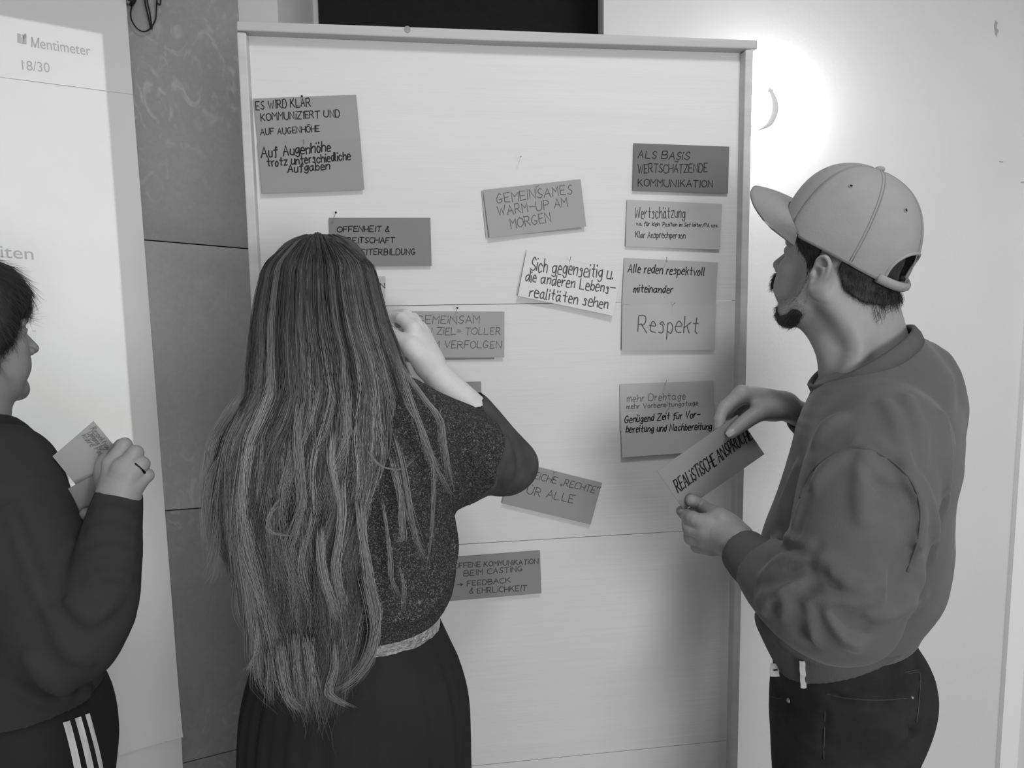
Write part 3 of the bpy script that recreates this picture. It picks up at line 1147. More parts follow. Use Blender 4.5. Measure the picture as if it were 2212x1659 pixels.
def fuzz(V, N, count, length, flow, seed, lift=0.25, r=0.00012, k=5, curl=0.0):
    """Short hairs growing from random vertices, leaning along flow."""
    rg = np.random.RandomState(seed)
    i = rg.randint(0, len(V), count)
    p, n = V[i], N[i]
    f = np.array(flow, float) if not callable(flow) else flow(p)
    f = f - n * (f * n).sum(1, keepdims=True) if f.ndim == 2 else f[None, :] - n * (n @ f)[:, None]
    f = f / (np.linalg.norm(f, axis=1)[:, None] + 1e-9)
    d = f + n * lift + rg.normal(size=p.shape) * 0.18
    L = length * rg.uniform(.5, 1.1, count)
    P = [p - n * 0.001]
    for j in range(1, k):
        t = j / (k - 1)
        P.append(p + d * (L * t)[:, None] - n * (L * t * t * lift * 0.8)[:, None] + rg.normal(size=p.shape) * curl * t)
    return np.stack(P, 1), np.full(count, r), rg.uniform(0, 1, count)


# ---------------------------------------------------------------- heads
class Head:
    """Human head in its own axes: x forward, y to its left, z up, origin between the ears."""

    def __init__(self, O, yaw, pitch=0.0, roll=0.0, sc=1.0):
        self.O, self.sc = np.array(O, float), sc
        self.R = np.array((Matrix.Rotation(yaw, 3, 'Z') @ Matrix.Rotation(-pitch, 3, 'Y') @ Matrix.Rotation(roll, 3, 'X')))

    def p(self, x, y, z):
        return self.O + self.R @ (np.array([x, y, z], float) * self.sc)

    def build(self, f, neck=None, occ=.098, cheek=0.0, chin=0.0):
        p, R, s = self.p, self.R, self.sc
        E = lambda c, r, k=0.012, op='add', Rl=None: f.ell(p(*c), np.array(r) * s, R if Rl is None else R @ Rl, k, op)
        C = lambda P, r, k=0.008, op='add', n=4: f.chain([p(*q) for q in P], (np.array(r) * s if not np.isscalar(r) else r * s), k, n, op)
        E((-.008 + (.098 - occ), 0, .036), (occ, .074 if occ > .09 else .070, .084))
        E((.050, 0, .032), (.046, .058, .052), 0.02)               # forehead
        E((.046, 0, -.035), (.050, .056, .070), 0.02)              # face
        for y in (1, -1):
            C([(-.002, .058 * y, -.045), (.012, .056 * y, -.078), (.048 - chin * .5, .038 * y, -.104), (.082 - chin, .010 * y, -.112)], [.014, .016, .016, .015], 0.02)
            E((.062, .043 * y, -.030), (.022, .018, .018), 0.015)  # cheekbone
            E((.066, .032 * y, -.062), (.024, .018, .026), 0.02)
            C([(.092, .010 * y, .014), (.090, .030 * y, .018), (.076, .050 * y, .012)], [.007, .008, .006], 0.010)   # brow
            if cheek:
                E((.054, .032 * y, -.068), (.027, .023, .034), 0.02)
            E((.094, .031 * y, -.003), (.014, .016, .009), 0.012, 'sub')
            E((.077, .032 * y, -.003), (.0145, .0145, .0125), 0.003)  # lid over the eye
            E((.104, .013 * y, -.042), (.011, .008, .008), 0.006)  # nostril wing
        E((.078 - chin, 0, -.104), (.020, .022, .018), 0.015)             # chin
        C([(.090, 0, .012), (.100, 0, -.008), (.114, 0, -.028), (.119, 0, -.037)], [.008, .0075, .0085, .0105], 0.008)   # nose
        E((.108, 0, -.043), (.010, .009, .006), 0.006)
        C([(.082, 0, .010), (.090, 0, -.018), (.096, 0, -.040)], [.009, .011, .012], 0.008)
        E((.084, 0, -.068), (.018, .026, .020), 0.012)             # mouth mound
        C([(.089, .022, -.067), (.1005, .008, -.0625), (.101, 0, -.0635), (.1005, -.008, -.0625), (.089, -.022, -.067)], [.0035, .005, .0048, .005, .0035], 0.005)
        C([(.087, .020, -.072), (.099, .007, -.0755), (.099, -.007, -.0755), (.087, -.020, -.072)], [.0035, .006, .006, .0035], 0.005)
        C([(.090, .024, -.069), (.106, .008, -.069), (.106, -.008, -.069), (.090, -.024, -.069)], .0016, 0.003, 'sub')
        for y in (1, -1):                                          # ears
            t = Matrix.Rotation(-0.08, 3, 'Y') @ Matrix.Rotation(0.22 * y, 3, 'Z')
            Rl = np.array(t)
            e = lambda a, b, c: tuple(np.array([-.010, .0725 * y, -.016]) + Rl @ (np.array([a * .8, b * y, c]) * .9))
            E(e(-.006, .004, 0), (.016, .006, .028), 0.006, 'add', Rl)
            C([e(.010, .002, .006), e(.010, .007, .022), e(-.004, .011, .031), e(-.019, .012, .022), e(-.022, .011, .002), e(-.014, .008, -.018), e(-.003, .005, -.028)], [.003, .0035, .004, .0042, .004, .0045, .006], 0.003)
            C([e(-.010, .011, .014), e(-.013, .010, 0), e(-.008, .009, -.012)], .003, 0.004)
            E(e(.002, .010, -.004), (.008, .007, .012), 0.004, 'sub', Rl)
            E(e(-.006, .011, .020), (.008, .004, .005), 0.004, 'sub', Rl)
            E(e(.009, .006, -.006), (.004, .004, .006), 0.004, 'add', Rl)
        if neck:
            f.chain([q for q, _ in neck], [r for _, r in neck], 0.03, 4)
        return f
# ---------------------------------------------------------------- the man in the cap
M_skin = mat('skin', 0.56, 0.5, 0.35, noise=(60, 0.05), bump=(220, 0.08))
M_skin2 = mat('skin_fair', 0.80, 0.5, 0.35, noise=(60, 0.05), bump=(220, 0.08))
M_nail = mat('finger_nail', 0.62, 0.35, 0.4)
M_sweat = mat('sweatshirt_fleece', 0.35, 0.9, 0.15, noise=(14, 0.10), bump=(420, 0.25), sheen=0.15)
M_rib = mat('ribbed_cuff_knit', 0.34, 0.9, 0.15, noise=(20, 0.08), bump=(300, 0.3, (1, 1, .1)))
M_jeans = mat('dark_denim', 0.165, 0.85, 0.15, noise=(18, 0.35), bump=(500, 0.25))
M_capm = mat('cap_cotton', 0.58, 0.9, 0.1, noise=(16, 0.08), bump=(500, 0.25))
M_stitch = mat('cap_seam', 0.5, 0.9, 0.1)
M_dark = mat('dark_opening', 0.10, 0.9, 0.1)
M_hairbase = mat('dark_hair_base', 0.15, 0.6, 0.3, noise=(90, 0.4, (1, 1, .3)))
M_hairs = hair_mat('dark_hair', 0.10, 0.24)
M_shoe = mat('shoe_leather', 0.15, 0.5, 0.3)
M_rivet = mat('rivet_metal', 0.55, 0.4, 0.5, metal=0.5)
M_tagw = mat('woven_tag', 0.72, 0.8, 0.1)
M_tagd = mat('woven_tag_print', 0.12, 0.8, 0.1)

PSI = math.radians(30)
BF = np.array([-math.cos(PSI), math.sin(PSI), 0])       # where his body faces
BL = np.array([-math.sin(PSI), -math.cos(PSI), 0])      # his left, towards the camera
UPV = np.array([0, 0, 1.0])
man = empty('person', np.append(at(1840, 1400, 1.25)[:2], 0))
tag(man, 'man in a pale cap, grey sweatshirt and dark jeans holding a card with both hands', 'person')

HM = Head(at(1824, 566, 1.21), math.pi - math.radians(57), math.radians(18), 0.0, 1.02)
# card he holds
MC = Plane(at(1534, 1000, 1.29) * [1, 1, 0], math.radians(26))


def mcd(px, py, off=0.0):
    """Depth of the held card's plane at a pixel."""
    s, z = MC.hit(px, py, off)
    return float(np.dot(MC.at(s, z, off) - EYEP, FWD))


def hand(f, arm, palm, fingers, thumb, k=0.004):
    """arm: (points, radii); palm: list of (points, radii); fingers likewise, each a tube of its own."""
    g = f.like()
    g.chain(arm[0], arm[1], 0.01)
    for P, r in palm:
        g.chain(P, r, 0.014, 3)
    t = f.like()
    for P, r in fingers:
        t.chain(P, r, 0.0022, 4)
        for q, rr in list(zip(P, r))[1:-1]:
            t.ell(q, [rr * 1.06] * 3, None, 0.003)
    t.chain(thumb[0], thumb[1], 0.003, 4)
    kk = 0.008
    h_ = np.maximum(kk - np.abs(g.F - t.F), 0) / kk
    f.F = np.minimum(f.F, np.minimum(g.F, t.F) - h_ * h_ * kk * 0.25)
    return f


def nail(tip, along, out, w, l, name, parent):
    """Finger nail: small curved plate on the finger tip."""
    along, out = nrm(along), nrm(out)
    out = nrm(out - along * np.dot(out, along))
    sd = np.cross(along, out)
    V, Fc = [], []
    for e in (0, -0.0008):
        for j in range(6):
            v = j / 5 * 2 - 1
            for i in range(7):
                u = i / 6 * 2 - 1
                rr = math.sqrt(max(0.0, 1 - 0.55 * v * v)) if v > 0 else 1 - .12 * v * v
                V.append(np.array(tip) + along * l * v + sd * w * u * rr + out * (e - 0.0016 * u * u - 0.0006 * v * v))
    for j in range(5):
        for i in range(6):
            a = j * 7 + i
            Fc += [(a, a + 1, a + 8, a + 7), (42 + a + 7, 42 + a + 8, 42 + a + 1, 42 + a)]
    return mesh(name, V, Fc, M_nail, parent, True)


def P3(*a):
    return [at(*q) for q in a]


# --- body: head with neck, both hands with forearms, simpler trunk and legs under the clothes, one mesh
fh = field_px([HM.O - .15, HM.O + .15, at(1880, 860, 1.25)], 0.03, 0.0022)
HM.build(fh, occ=.086, chin=.015, neck=[(HM.p(-.022, 0, -.03), .060), (at(1852, 690, 1.215), .066), (at(1872, 760, 1.225), .067), (at(1890, 850, 1.24), .078)])
fh.chain([HM.p(.06, 0, -.085), at(1795, 740, 1.215), at(1815, 830, 1.225)], [.018, .026, .03], 0.03)     # throat
fh.chain([HM.p(-.02, .062, -.045), at(1850, 735, 1.165), at(1835, 815, 1.175)], [.014, .016, .014], 0.02)  # neck muscle
body_parts = [fh.mesh(1)]
HEAD_V = body_parts[0]

fr = field_px(P3((1545, 820, 1.25), (1800, 960, 1.5), (1545, 960, 1.25), (1800, 820, 1.5)), 0.03, 0.0014)
hand(fr, (P3((1830, 975, 1.43), (1760, 915, 1.40), (1716, 889, 1.375), (1690, 876, 1.365)), [.036, .029, .0235, .022]),
     [(P3((1700, 872, 1.355), (1645, 857, 1.335), (1602, 850, 1.318)), [.019, .017, .0135]),
      (P3((1698, 874, 1.37), (1645, 860, 1.357), (1606, 854, 1.343)), [.019, .017, .0135]),
      (P3((1698, 880, 1.38), (1650, 868, 1.38), (1612, 866, 1.367)), [.018, .016, .013]),
      (P3((1698, 886, 1.385), (1655, 878, 1.395), (1622, 880, 1.387)), [.017, .015, .012]),
      (P3((1704, 888, 1.355), (1672, 886, 1.335), (1640, 886, 1.315)), [.018, .020, .016])],
     [(P3((1602, 849, 1.318), (1566, 880, 1.315)) + [at(1554, 908, mcd(1554, 908) + .016), at(1552, 938, mcd(1552, 938) + .011)], [.0135, .0112, .0098, .0088]),
      (P3((1606, 854, 1.343), (1572, 886, 1.343)) + [at(1563, 918, mcd(1563, 918) + .030), at(1566, 948, mcd(1566, 948) + .013)], [.0135, .0112, .0098, .0088]),
      (P3((1612, 866, 1.367), (1585, 893, 1.372)) + [at(1579, 925, 1.365), at(1588, 950, mcd(1588, 950) + .014)], [.013, .0108, .0095, .0085]),
      (P3((1622, 880, 1.387), (1604, 906, 1.392)) + [at(1601, 932, 1.385), at(1608, 950, mcd(1608, 950) + .018)], [.012, .0095, .0085, .0078])],
     ([at(1672, 886, 1.335), at(1638, 893, 1.305), at(1606, 914, mcd(1606, 914) - .016), at(1580, 935, mcd(1580, 935) - .0115)], [.018, .0155, .0135, .0105]))
body_parts.append(fr.mesh(1))

fl = field_px(P3((1450, 1050, 1.15), (1700, 1300, 1.1), (1450, 1300, 1.3), (1700, 1050, 1.3)), 0.03, 0.0014)
hand(fl, (P3((1700, 1270, 1.10), (1640, 1222, 1.15), (1604, 1188, 1.178), (1586, 1172, 1.186)), [.034, .029, .0255, .026]),
     [(P3((1592, 1164, 1.18), (1562, 1146, 1.195), (1530, 1130, 1.206)), [.022, .019, .0145]),
      (P3((1592, 1170, 1.186), (1558, 1156, 1.198), (1524, 1148, 1.208)), [.022, .019, .0145]),
      (P3((1590, 1176, 1.195), (1556, 1168, 1.207), (1526, 1166, 1.217)), [.021, .018, .014]),
      (P3((1590, 1182, 1.205), (1560, 1180, 1.218), (1536, 1182, 1.227)), [.019, .016, .013]),
      (P3((1596, 1160, 1.19), (1575, 1136, 1.205), (1556, 1120, 1.213)), [.020, .020, .017])],
     [([at(1530, 1131, 1.206), at(1496, 1120, 1.222), at(1480, 1110, mcd(1480, 1110) + .012), at(1472, 1104, mcd(1472, 1104) + .010)], [.0145, .0118, .0105, .0095]),
      ([at(1524, 1149, 1.208), at(1491, 1142, 1.228), at(1487, 1122, 1.268), at(1497, 1106, 1.276)], [.0145, .012, .0105, .0095]),
      ([at(1526, 1166, 1.217), at(1493, 1162, 1.238), at(1493, 1142, 1.272), at(1510, 1130, 1.28)], [.0135, .0115, .010, .009]),
      ([at(1536, 1182, 1.227), at(1506, 1181, 1.245), at(1508, 1164, 1.272), at(1524, 1152, 1.275)], [.012, .010, .009, .008])],
     ([at(1578, 1138, 1.203), at(1552, 1118, 1.209), at(1520, 1096, mcd(1520, 1096) - .022), at(1494, 1081, mcd(1494, 1081) - .0125)], [.018, .0155, .0125, .0108]))
body_parts.append(fl.mesh(1))

# trunk and legs inside the clothes
chest = at(1880, 960, 1.225)
hips = at(1822, 1440, 1.285)
ft = Field([hips[0] - .45, hips[1] - .45, 0.0], [chest[0] + .4, chest[1] + .45, 1.5], 0.012)
ft.loft([(at(1888, 850, 1.24), BL, .075, .06), (at(1885, 930, 1.235), BL, .15, .085), (at(1870, 1050, 1.24), BL, .145, .10), (at(1845, 1250, 1.26), BL, .13, .095), (hips, BL, .135, .10)], 0.03)
ankles = []
for sd in (1, -1):
    hp = hips + BL * .085 * sd - UPV * .06
    an = np.array([hp[0], hp[1], .09]) + BL * .03 * sd
    kn = (hp + an) / 2 + BF * .02
    ft.chain([hp, kn, an], [.058, .048, .038], 0.03)
    ankles.append(an)
fa_l = [at(1912, 965, 1.10), at(1800, 1350, 1.03), at(1690, 1262, 1.105)]
fa_r = [at(1930, 930, 1.40), at(1850, 1140, 1.50), at(1800, 955, 1.42)]
for P in (fa_l, fa_r):
    ft.chain(P, [.048, .042, .034], 0.03, 3)
body_parts.append(ft.mesh(2))
quads('body', join_meshes(body_parts), M_skin, man)
tb = at(1578, 934, mcd(1578, 934) - .0205)
nail(tb, at(1567, 942, 1.29) - at(1600, 918, 1.29), -ray(1578, 934) + UPV * .25, .0060, .0080, 'thumb_nail', man)

# --- sweatshirt
cc = at(1866, 783, 1.215)
cn = nrm(UPV * .80 + BF * .50 + BL * .18)
cu = nrm(BL - cn * np.dot(BL, cn))
cv = np.cross(cn, cu)
fs = Field(np.minimum(at(1600, 1500, 1.0), at(1600, 700, 1.0)) - [.14, .12, .06], at(2100, 700, 1.5) + [.06, .12, .06], 0.0042)


def sec(px, py, d, lat, fb, tilt=0.0):
    return (at(px, py, d), nrm(BL + UPV * tilt), lat, fb)


fs.loft([sec(1882, 815, 1.225, .085, .072), sec(1888, 850, 1.225, .140, .096), sec(1888, 920, 1.225, .185, .118), sec(1882, 1000, 1.23, .192, .128), sec(1858, 1120, 1.24, .186, .140),
         sec(1838, 1200, 1.248, .184, .146), sec(1824, 1265, 1.255, .182, .140), sec(1816, 1322, 1.26, .165, .126)], 0.02)
fs.loft([(at(1965, 800, 1.30), BL, .10, .055), (at(1995, 900, 1.30), BL, .13, .055), (at(1998, 1020, 1.29), BL, .12, .05)], 0.06)   # rounded upper back
fs.loft([(at(1960, 1190, 1.27), BL, .12, .055), (at(1965, 1250, 1.27), BL, .13, .05)], 0.05)                                  # cloth bagging over the hem at the back
fs.chain([at(1928, 768, 1.25), at(1978, 818, 1.27), at(1992, 870, 1.29)], [.045, .06, .06], .04)
# far arm
fs.chain([at(1935, 900, 1.37), at(1880, 1090, 1.47), at(1800, 985, 1.435), at(1762, 930, 1.41)], [.085, .07, .052, .036], 0.03)
fs_t = fs.like()
# near arm: loose sleeve
fs_t.chain([at(1905, 965, 1.10), at(1868, 1080, 1.055), at(1842, 1190, 1.035), at(1810, 1298, 1.03)], [.095, .093, .088, .074], 0.03)
fs_t.chain([at(1810, 1298, 1.03), at(1758, 1308, 1.045), at(1702, 1272, 1.085), at(1655, 1236, 1.125)], [.074, .070, .060, .046], 0.035)
fs_t.ell(at(1828, 1335, 1.03), [.045, .04, .04], None, 0.05)
fs_t.loft([(cc - cn * .012, cu, .083, .088), (cc - cn * .035, cu, .098, .098), (cc - cn * .08, cu, .12, .10)], .01)
kk = 0.022
t_ = np.maximum(kk - np.abs(fs.F - fs_t.F), 0) / kk
fs.F = np.minimum(fs.F, fs_t.F) - t_ * t_ * kk * .25
FS0 = fs.F.copy()
# folds drawn after the photograph's cloth
for pts, r, out in [
    ([(1842, 975), (1790, 1010), (1742, 1075), (1720, 1130)], .008, .000), ([(1815, 905), (1790, 925), (1768, 955)], .012, .002), ([(1850, 955), (1920, 975), (1975, 1030), (1992, 1080)], .009, .002),
    ([(1868, 985), (1864, 1060), (1862, 1120)], .010, .002), ([(1960, 1030), (1985, 1110), (1975, 1180), (1940, 1250)], .010, .003),
    ([(1700, 1160), (1760, 1195), (1830, 1235), (1900, 1240)], .009, .001), ([(1740, 1285), (1810, 1300), (1880, 1290), (1915, 1262)], .012, .003),
    ([(1790, 1330), (1830, 1375), (1850, 1400)], .014, .004), ([(1650, 1245), (1690, 1215), (1740, 1205)], .010, .003), ([(1640, 1300), (1680, 1262), (1735, 1240)], .008, .002),
    ([(1648, 1318), (1690, 1282), (1740, 1262)], .008, .002), ([(1745, 1310), (1742, 1350), (1758, 1390)], .009, .003), ([(1692, 1330), (1700, 1290), (1730, 1272)], .010, .003),
    ([(1960, 860), (1985, 940), (1992, 1010)], .008, .001), ([(2000, 1050), (2015, 1130), (2012, 1200)], .009, .001), ([(1910, 870), (1930, 900), (1960, 1000)], .007, .001),
    ([(1690, 1080), (1676, 1150), (1668, 1200)], .007, .001), ([(1722, 1010), (1700, 1070), (1690, 1120)], .007, .001), ([(1985, 1215), (1975, 1260), (1950, 1300)], .011, .002),
    ([(1880, 1330), (1930, 1320), (1990, 1290)], .010, .001), ([(2035, 900), (2045, 1000), (2040, 1090)], .008, .001), ([(1800, 1240), (1850, 1265), (1905, 1262)], .008, .002)]:
    fs.fold(pts, r, out, 0.016)
for pts, r in [([(1868, 1000), (1900, 1050), (1958, 1075), (1978, 1140)], .007), ([(1950, 1120), (1962, 1180), (1930, 1260)], .008), ([(1700, 1300), (1722, 1275), (1760, 1262)], .007),
               ([(1655, 1262), (1700, 1238), (1745, 1228)], .007), ([(1668, 1310), (1712, 1282), (1750, 1270)], .006), ([(1730, 1330), (1728, 1370), (1745, 1400)], .007), ([(1820, 1330), (1848, 1360), (1870, 1352)], .009),
               ([(1762, 1180), (1740, 1190), (1700, 1180)], .007), ([(1722, 1150), (1735, 1060), (1752, 1010)], .007), ([(1965, 1190), (1950, 1230), (1925, 1275)], .009)]:
    fs.fold(pts, r, .001, 0.014, 'sub')
fs.noise(0.0022, 26, 3)
# open neck and sleeve ends
fs.chain([at(1868, 735, 1.215), at(1880, 795, 1.225)], [.070, .066], 0.008, 2, 'sub')
ends = at(1650, 1232, 1.128)
fs.chain([at(1580, 1165, 1.19), at(1628, 1212, 1.15)], [.045, .040], 0.006, 2, 'sub')
sweat = quads('sweatshirt', fs.mesh(1), M_sweat, man)


def ring_tube(name, C, u, v, ru, rv, thick, axis, wide, m, parent, n=64, ribs=0):
    """Knitted band: a closed band around centre line ellipse (C, u*ru, v*rv), as tall as wide along axis."""
    V, Fc = [], []
    prof = [(0, -1), (.7, -.85), (1, 0), (.7, .85), (0, 1), (-.6, .8), (-.8, 0), (-.6, -.8)]
    for i in range(n):
        w = 2 * math.pi * i / n
        d = np.array(u) * math.cos(w) + np.array(v) * math.sin(w)
        c = np.array(C) + np.array(u) * ru * math.cos(w) + np.array(v) * rv * math.sin(w)
        rb = 1 + (0.12 * math.cos(w * ribs) if ribs else 0)
        for a, b in prof:
            V.append(c + nrm(d) * thick * a * rb + np.array(axis) * wide * b)
    m_ = len(prof)
    for i in range(n):
        for j in range(m_):
            Fc.append((i * m_ + j, ((i + 1) % n) * m_ + j, ((i + 1) % n) * m_ + (j + 1) % m_, i * m_ + (j + 1) % m_))
    return mesh(name, V, Fc, m, parent, True)


# hem band, cuffs, collar
hc_ = at(1814, 1344, 1.262)
hx = nrm(UPV + BF * 0.46)
fhem = Field(hc_ - .27, hc_ + .27, 0.0045)
fhem.loft([(hc_ + hx * .045, BL, .166, .128), (hc_ + hx * .01, BL, .164, .127), (hc_ - hx * .03, BL, .160, .124)], 0.01)
fhem.cut(hc_ - hx * .033, -hx)
fhem.cut(hc_ + hx * .06, hx)
fhem.fold([(1690, 1390), (1760, 1425), (1830, 1430)], .006, .0, 0.012)
fhem.fold([(1850, 1420), (1900, 1400), (1960, 1360)], .006, .0, 0.012)
quads('hem_band', fhem.mesh(1), M_rib, sweat)


def cuff(a, b, r0, r1, m, name='cuff'):
    f = field_px([a, b], .06, 0.003)
    ax = nrm(b - a)
    f.chain([a, (a + b) / 2, b], [r0, (r0 + r1) / 2 + .002, r1], 0.0, 2)
    f.chain([a - ax * .03, a + ax * .004], [r0 - .006, r0 - .007], 0.002, 1, 'sub')
    f.cut(a, -ax)
    return quads(name, f.mesh(1), m, sweat)


cuff(at(1600, 1186, 1.178), at(1652, 1236, 1.125), .0365, .042, M_rib)
cuff(at(1728, 898, 1.383), at(1768, 930, 1.412), .030, .036, M_rib)
ring_tube('collar', cc, cu, cv, .085, .090, .006, cn, .015, M_rib, sweat, 72)

# woven tag and hanging strap at the hem
def flap(name, xs, ys, half, m, parent, thick=.0012):
    pts, last = [], None
    for x, y in zip(xs, ys):
        c = fhem.hit(x, y)
        if c is not None:
            last = float(np.dot(c - EYEP, FWD)) - .005
        pts.append(at(x, y, last if last else 1.12))
    V, Fc = [], []
    for j, c in enumerate(pts):
        for i in (-1, 0, 1):
            V.append(c + RIGHT * i * half - FWD * (.0012 * (1 - abs(i)) + .0008 * math.sin(j * 2.0)))
    n = len(V)
    V += [v + FWD * thick for v in V]
    for j in range(len(pts) - 1):
        for i in range(2):
            a = 3 * j + i
            Fc += [(a, a + 3, a + 4, a + 1), (n + a + 1, n + a + 4, n + a + 3, n + a)]
        a = 3 * j
        Fc += [(a, n + a, n + a + 3, a + 3), (a + 2, a + 5, n + a + 5, n + a + 2)]
    return mesh(name, V, Fc, m, parent), pts


tagm, tp = flap('side_tag', [1675, 1674.5, 1674, 1673, 1674], [1433, 1440, 1447, 1454, 1461], .0078, M_tagw, sweat)
MB().tube([tp[2] - RIGHT * .003 - FWD * .0022, tp[2] + RIGHT * .0035 - FWD * .0022 + UP * .001], .0011, 6).build('tag_print', M_tagd, tagm)
flap('hanging_strap', np.linspace(1733, 1736, 9), np.linspace(1428, 1487, 9), .0045, M_tagw, sweat)

# --- jeans
fj = Field([hips[0] - .36, hips[1] - .34, 0.02], [hips[0] + .36, hips[1] + .34, hips[2] + .16], 0.006)
lc_ = lambda px, py, d, lat, fb: (at(px, py, d), BL, lat, fb)
fj.loft([lc_(1812, 1345, 1.262, .148, .110), lc_(1820, 1400, 1.272, .152, .114), lc_(1826, 1440, 1.28, .157, .118), lc_(1832, 1480, 1.288, .166, .128), lc_(1826, 1560, 1.30, .166, .126), lc_(1815, 1640, 1.31, .150, .112)], 0.02)
fj.ell(at(1925, 1500, 1.26), [.055, .06, .075], None, 0.05)
for sd, an in zip((1, -1), ankles):
    hp = at(1812, 1610, 1.31) + BL * .078 * sd
    fj.chain([hp, (hp + an) / 2 + BF * .015, an + UPV * .02], [.092, .075, .062], 0.03)
for pts, r in [([(1790, 1500), (1900, 1510), (1985, 1495)], .004), ([(1783, 1525), (1780, 1600), (1778, 1659)], .003), ([(1960, 1560), (1975, 1600), (1960, 1612)], .01), ([(1655, 1490), (1680, 1505), (1705, 1505)], .003)]:
    fj.fold(pts, r, .0, 0.008, 'sub')
for pts, r in [([(1700, 1560), (1740, 1600), (1790, 1620)], .006), ([(1800, 1475), (1850, 1500), (1930, 1500)], .007), ([(1905, 1640), (1925, 1600), (1955, 1580)], .008), ([(1985, 1460), (1990, 1500), (1980, 1550)], .006)]:
    fj.fold(pts, r, .0, 0.014)
fj.noise(0.002, 22, 8)
jeans = quads('jeans', fj.mesh(1), M_jeans, man)


def stitch(pts, m, name, parent, f, r=.0010, out=.0022):
    C = [f.hit(x, y) for x, y in crom(pts, 5)]
    C = [c - nrm(c - EYEP) * out for c in C if c is not None]
    if len(C) > 2:
        return MB().tube(C, r, 6).build(name, m, parent, True)


M_thread = mat('denim_thread', 0.27, 0.9, 0.1)
for pts in ([(1962, 1455), (1986, 1452), (1988, 1475), (1985, 1520), (1980, 1560)], [(1785, 1498), (1830, 1508), (1900, 1512), (1960, 1508)], [(1782, 1530), (1781, 1580), (1779, 1640)], [(1650, 1496), (1675, 1508), (1700, 1509)], [(1955, 1452), (1985, 1446)]):
    stitch(pts, M_thread, 'seam', jeans, fj)
for x, y in ((1705, 1513), (1970, 1507)):
    c = fj.hit(x, y)
    if c is not None:
        d = nrm(EYEP - c)
        MB().sphere(c + d * .001, .0046 if x < 1800 else .003, 8).build('rivet', M_rivet, jeans, True)
for pts in ([(1728, 1075), (1742, 1035), (1775, 998), (1820, 972), (1868, 968), (1925, 995), (1968, 1038), (1988, 1095), (1984, 1165), (1960, 1235)],):
    stitch(pts, M_rib, 'sleeve_seam', sweat, fs, .0018, .0004)
# shoes
for an in ankles:
    f = field_px([an, an + BF * .2], .09, 0.006)
    f.chain([an - UPV * .04 - BF * .03, an - UPV * .045 + BF * .07, an - UPV * .05 + BF * .16], [.045, .044, .036], 0.02)
    f.chain([an + UPV * .02, an - UPV * .02], [.05, .05], 0.02, 1)
    f.cut(np.array([0, 0, 0.004]), -UPV)
    quads('shoe', f.mesh(1), M_shoe, man)

# --- hair below the cap, beard, brow
def shell(f0, thick, region, ripple=None, seed=0):
    """Layer lying on the surface of f0 inside the region field."""
    f = f0.like()
    f.F = np.maximum(f0.F - thick, region.F)
    if ripple:
        f.noise(ripple[0], ripple[1], seed)
    return f.mesh(1)


hp_ = HM.p
CA = Head(at(1824, 590, 1.212) + np.array([.0, .004, .070]), math.pi - math.radians(46), math.radians(29), 0.0, 1.0)     # cap axes, tipped up in front
rg_ = fh.like()
rg_.ell(hp_(-.030, 0, .085), [.10, .095, .070], HM.R, 0.01)
rg_.ell(hp_(-.074, 0, .008), [.054, .095, .056], HM.R, 0.01)
for y in (1, -1):
    rg_.chain([hp_(.050, .068 * y, .055), hp_(.030, .073 * y, .030), hp_(.019, .074 * y, .002), hp_(.020, .073 * y, -.028)], [.026, .028, .016, .007], 0.01)
for y in (1, -1):
    rg_.ell(hp_(-.013, .088 * y, -.018), [.022, .026, .033], HM.R, 0.005, 'sub')
VQ = shell(fh, .0042, rg_, (.0014, 260), 2)
hair = quads('hair', VQ, M_hairbase, man)
_N = vnormals(*VQ)
_k = ((VQ[0] - CA.O) @ CA.R)[:, 2] < -.036
P_, r_, t_ = fuzz(VQ[0][_k], _N[_k], 3600, .012, HM.R @ np.array([-.45, 0, -1.0]), 3, .22, .00016)
strands('hair_strands', P_, r_, t_, M_hairs, hair)
# curls at the nape
nape = np.array([hp_(-.088 + .006 * random.Random(i).uniform(-1, 1), .03 * random.Random(i + 50).uniform(-1, 1), -.035 + .02 * random.Random(i + 99).uniform(-1, 1)) for i in range(140)])
rgn = np.random.RandomState(5)
P_ = []
for q in nape:
    a, l = rgn.uniform(.6, 1.6), rgn.uniform(.012, .03)
    P_.append([q + HM.R @ np.array([-.25 * l * t - .35 * l * math.sin(a * 3 * t), .2 * l * math.sin(t * 4), -l * t]) for t in np.linspace(0, 1, 7)])
strands('nape_curls', np.array(P_), np.full(len(P_), .0002), rgn.uniform(.2, .9, len(P_)), M_hairs, hair)

rb_ = fh.like()
for y in (1, -1):
    rb_.chain([hp_(.072, .012 * y, -.120), hp_(.05, .036 * y, -.118), hp_(.026, .054 * y, -.106), hp_(.010, .062 * y, -.082)], [.015, .014, .013, .010], 0.01)
    rb_.chain([hp_(.104, .004 * y, -.0555), hp_(.099, .018 * y, -.060), hp_(.092, .028 * y, -.072)], [.008, .008, .005], 0.004)
rb_.ell(hp_(.080, 0, -.112), [.014, .024, .014], HM.R, 0.01)
VQb = shell(fh, .0025, rb_, (.0012, 300), 4)
beard = quads('beard', VQb, M_hairbase, man)
P_, r_, t_ = fuzz(VQb[0], vnormals(*VQb), 3600, .010, HM.R @ np.array([.35, 0, -1.0]), 7, .5, .00013)
strands('beard_strands', P_, r_, t_, M_hairs, beard)
fm_ = field_px([hp_(.11, .03, -.06), hp_(.11, -.03, -.06)], .02, .0013)
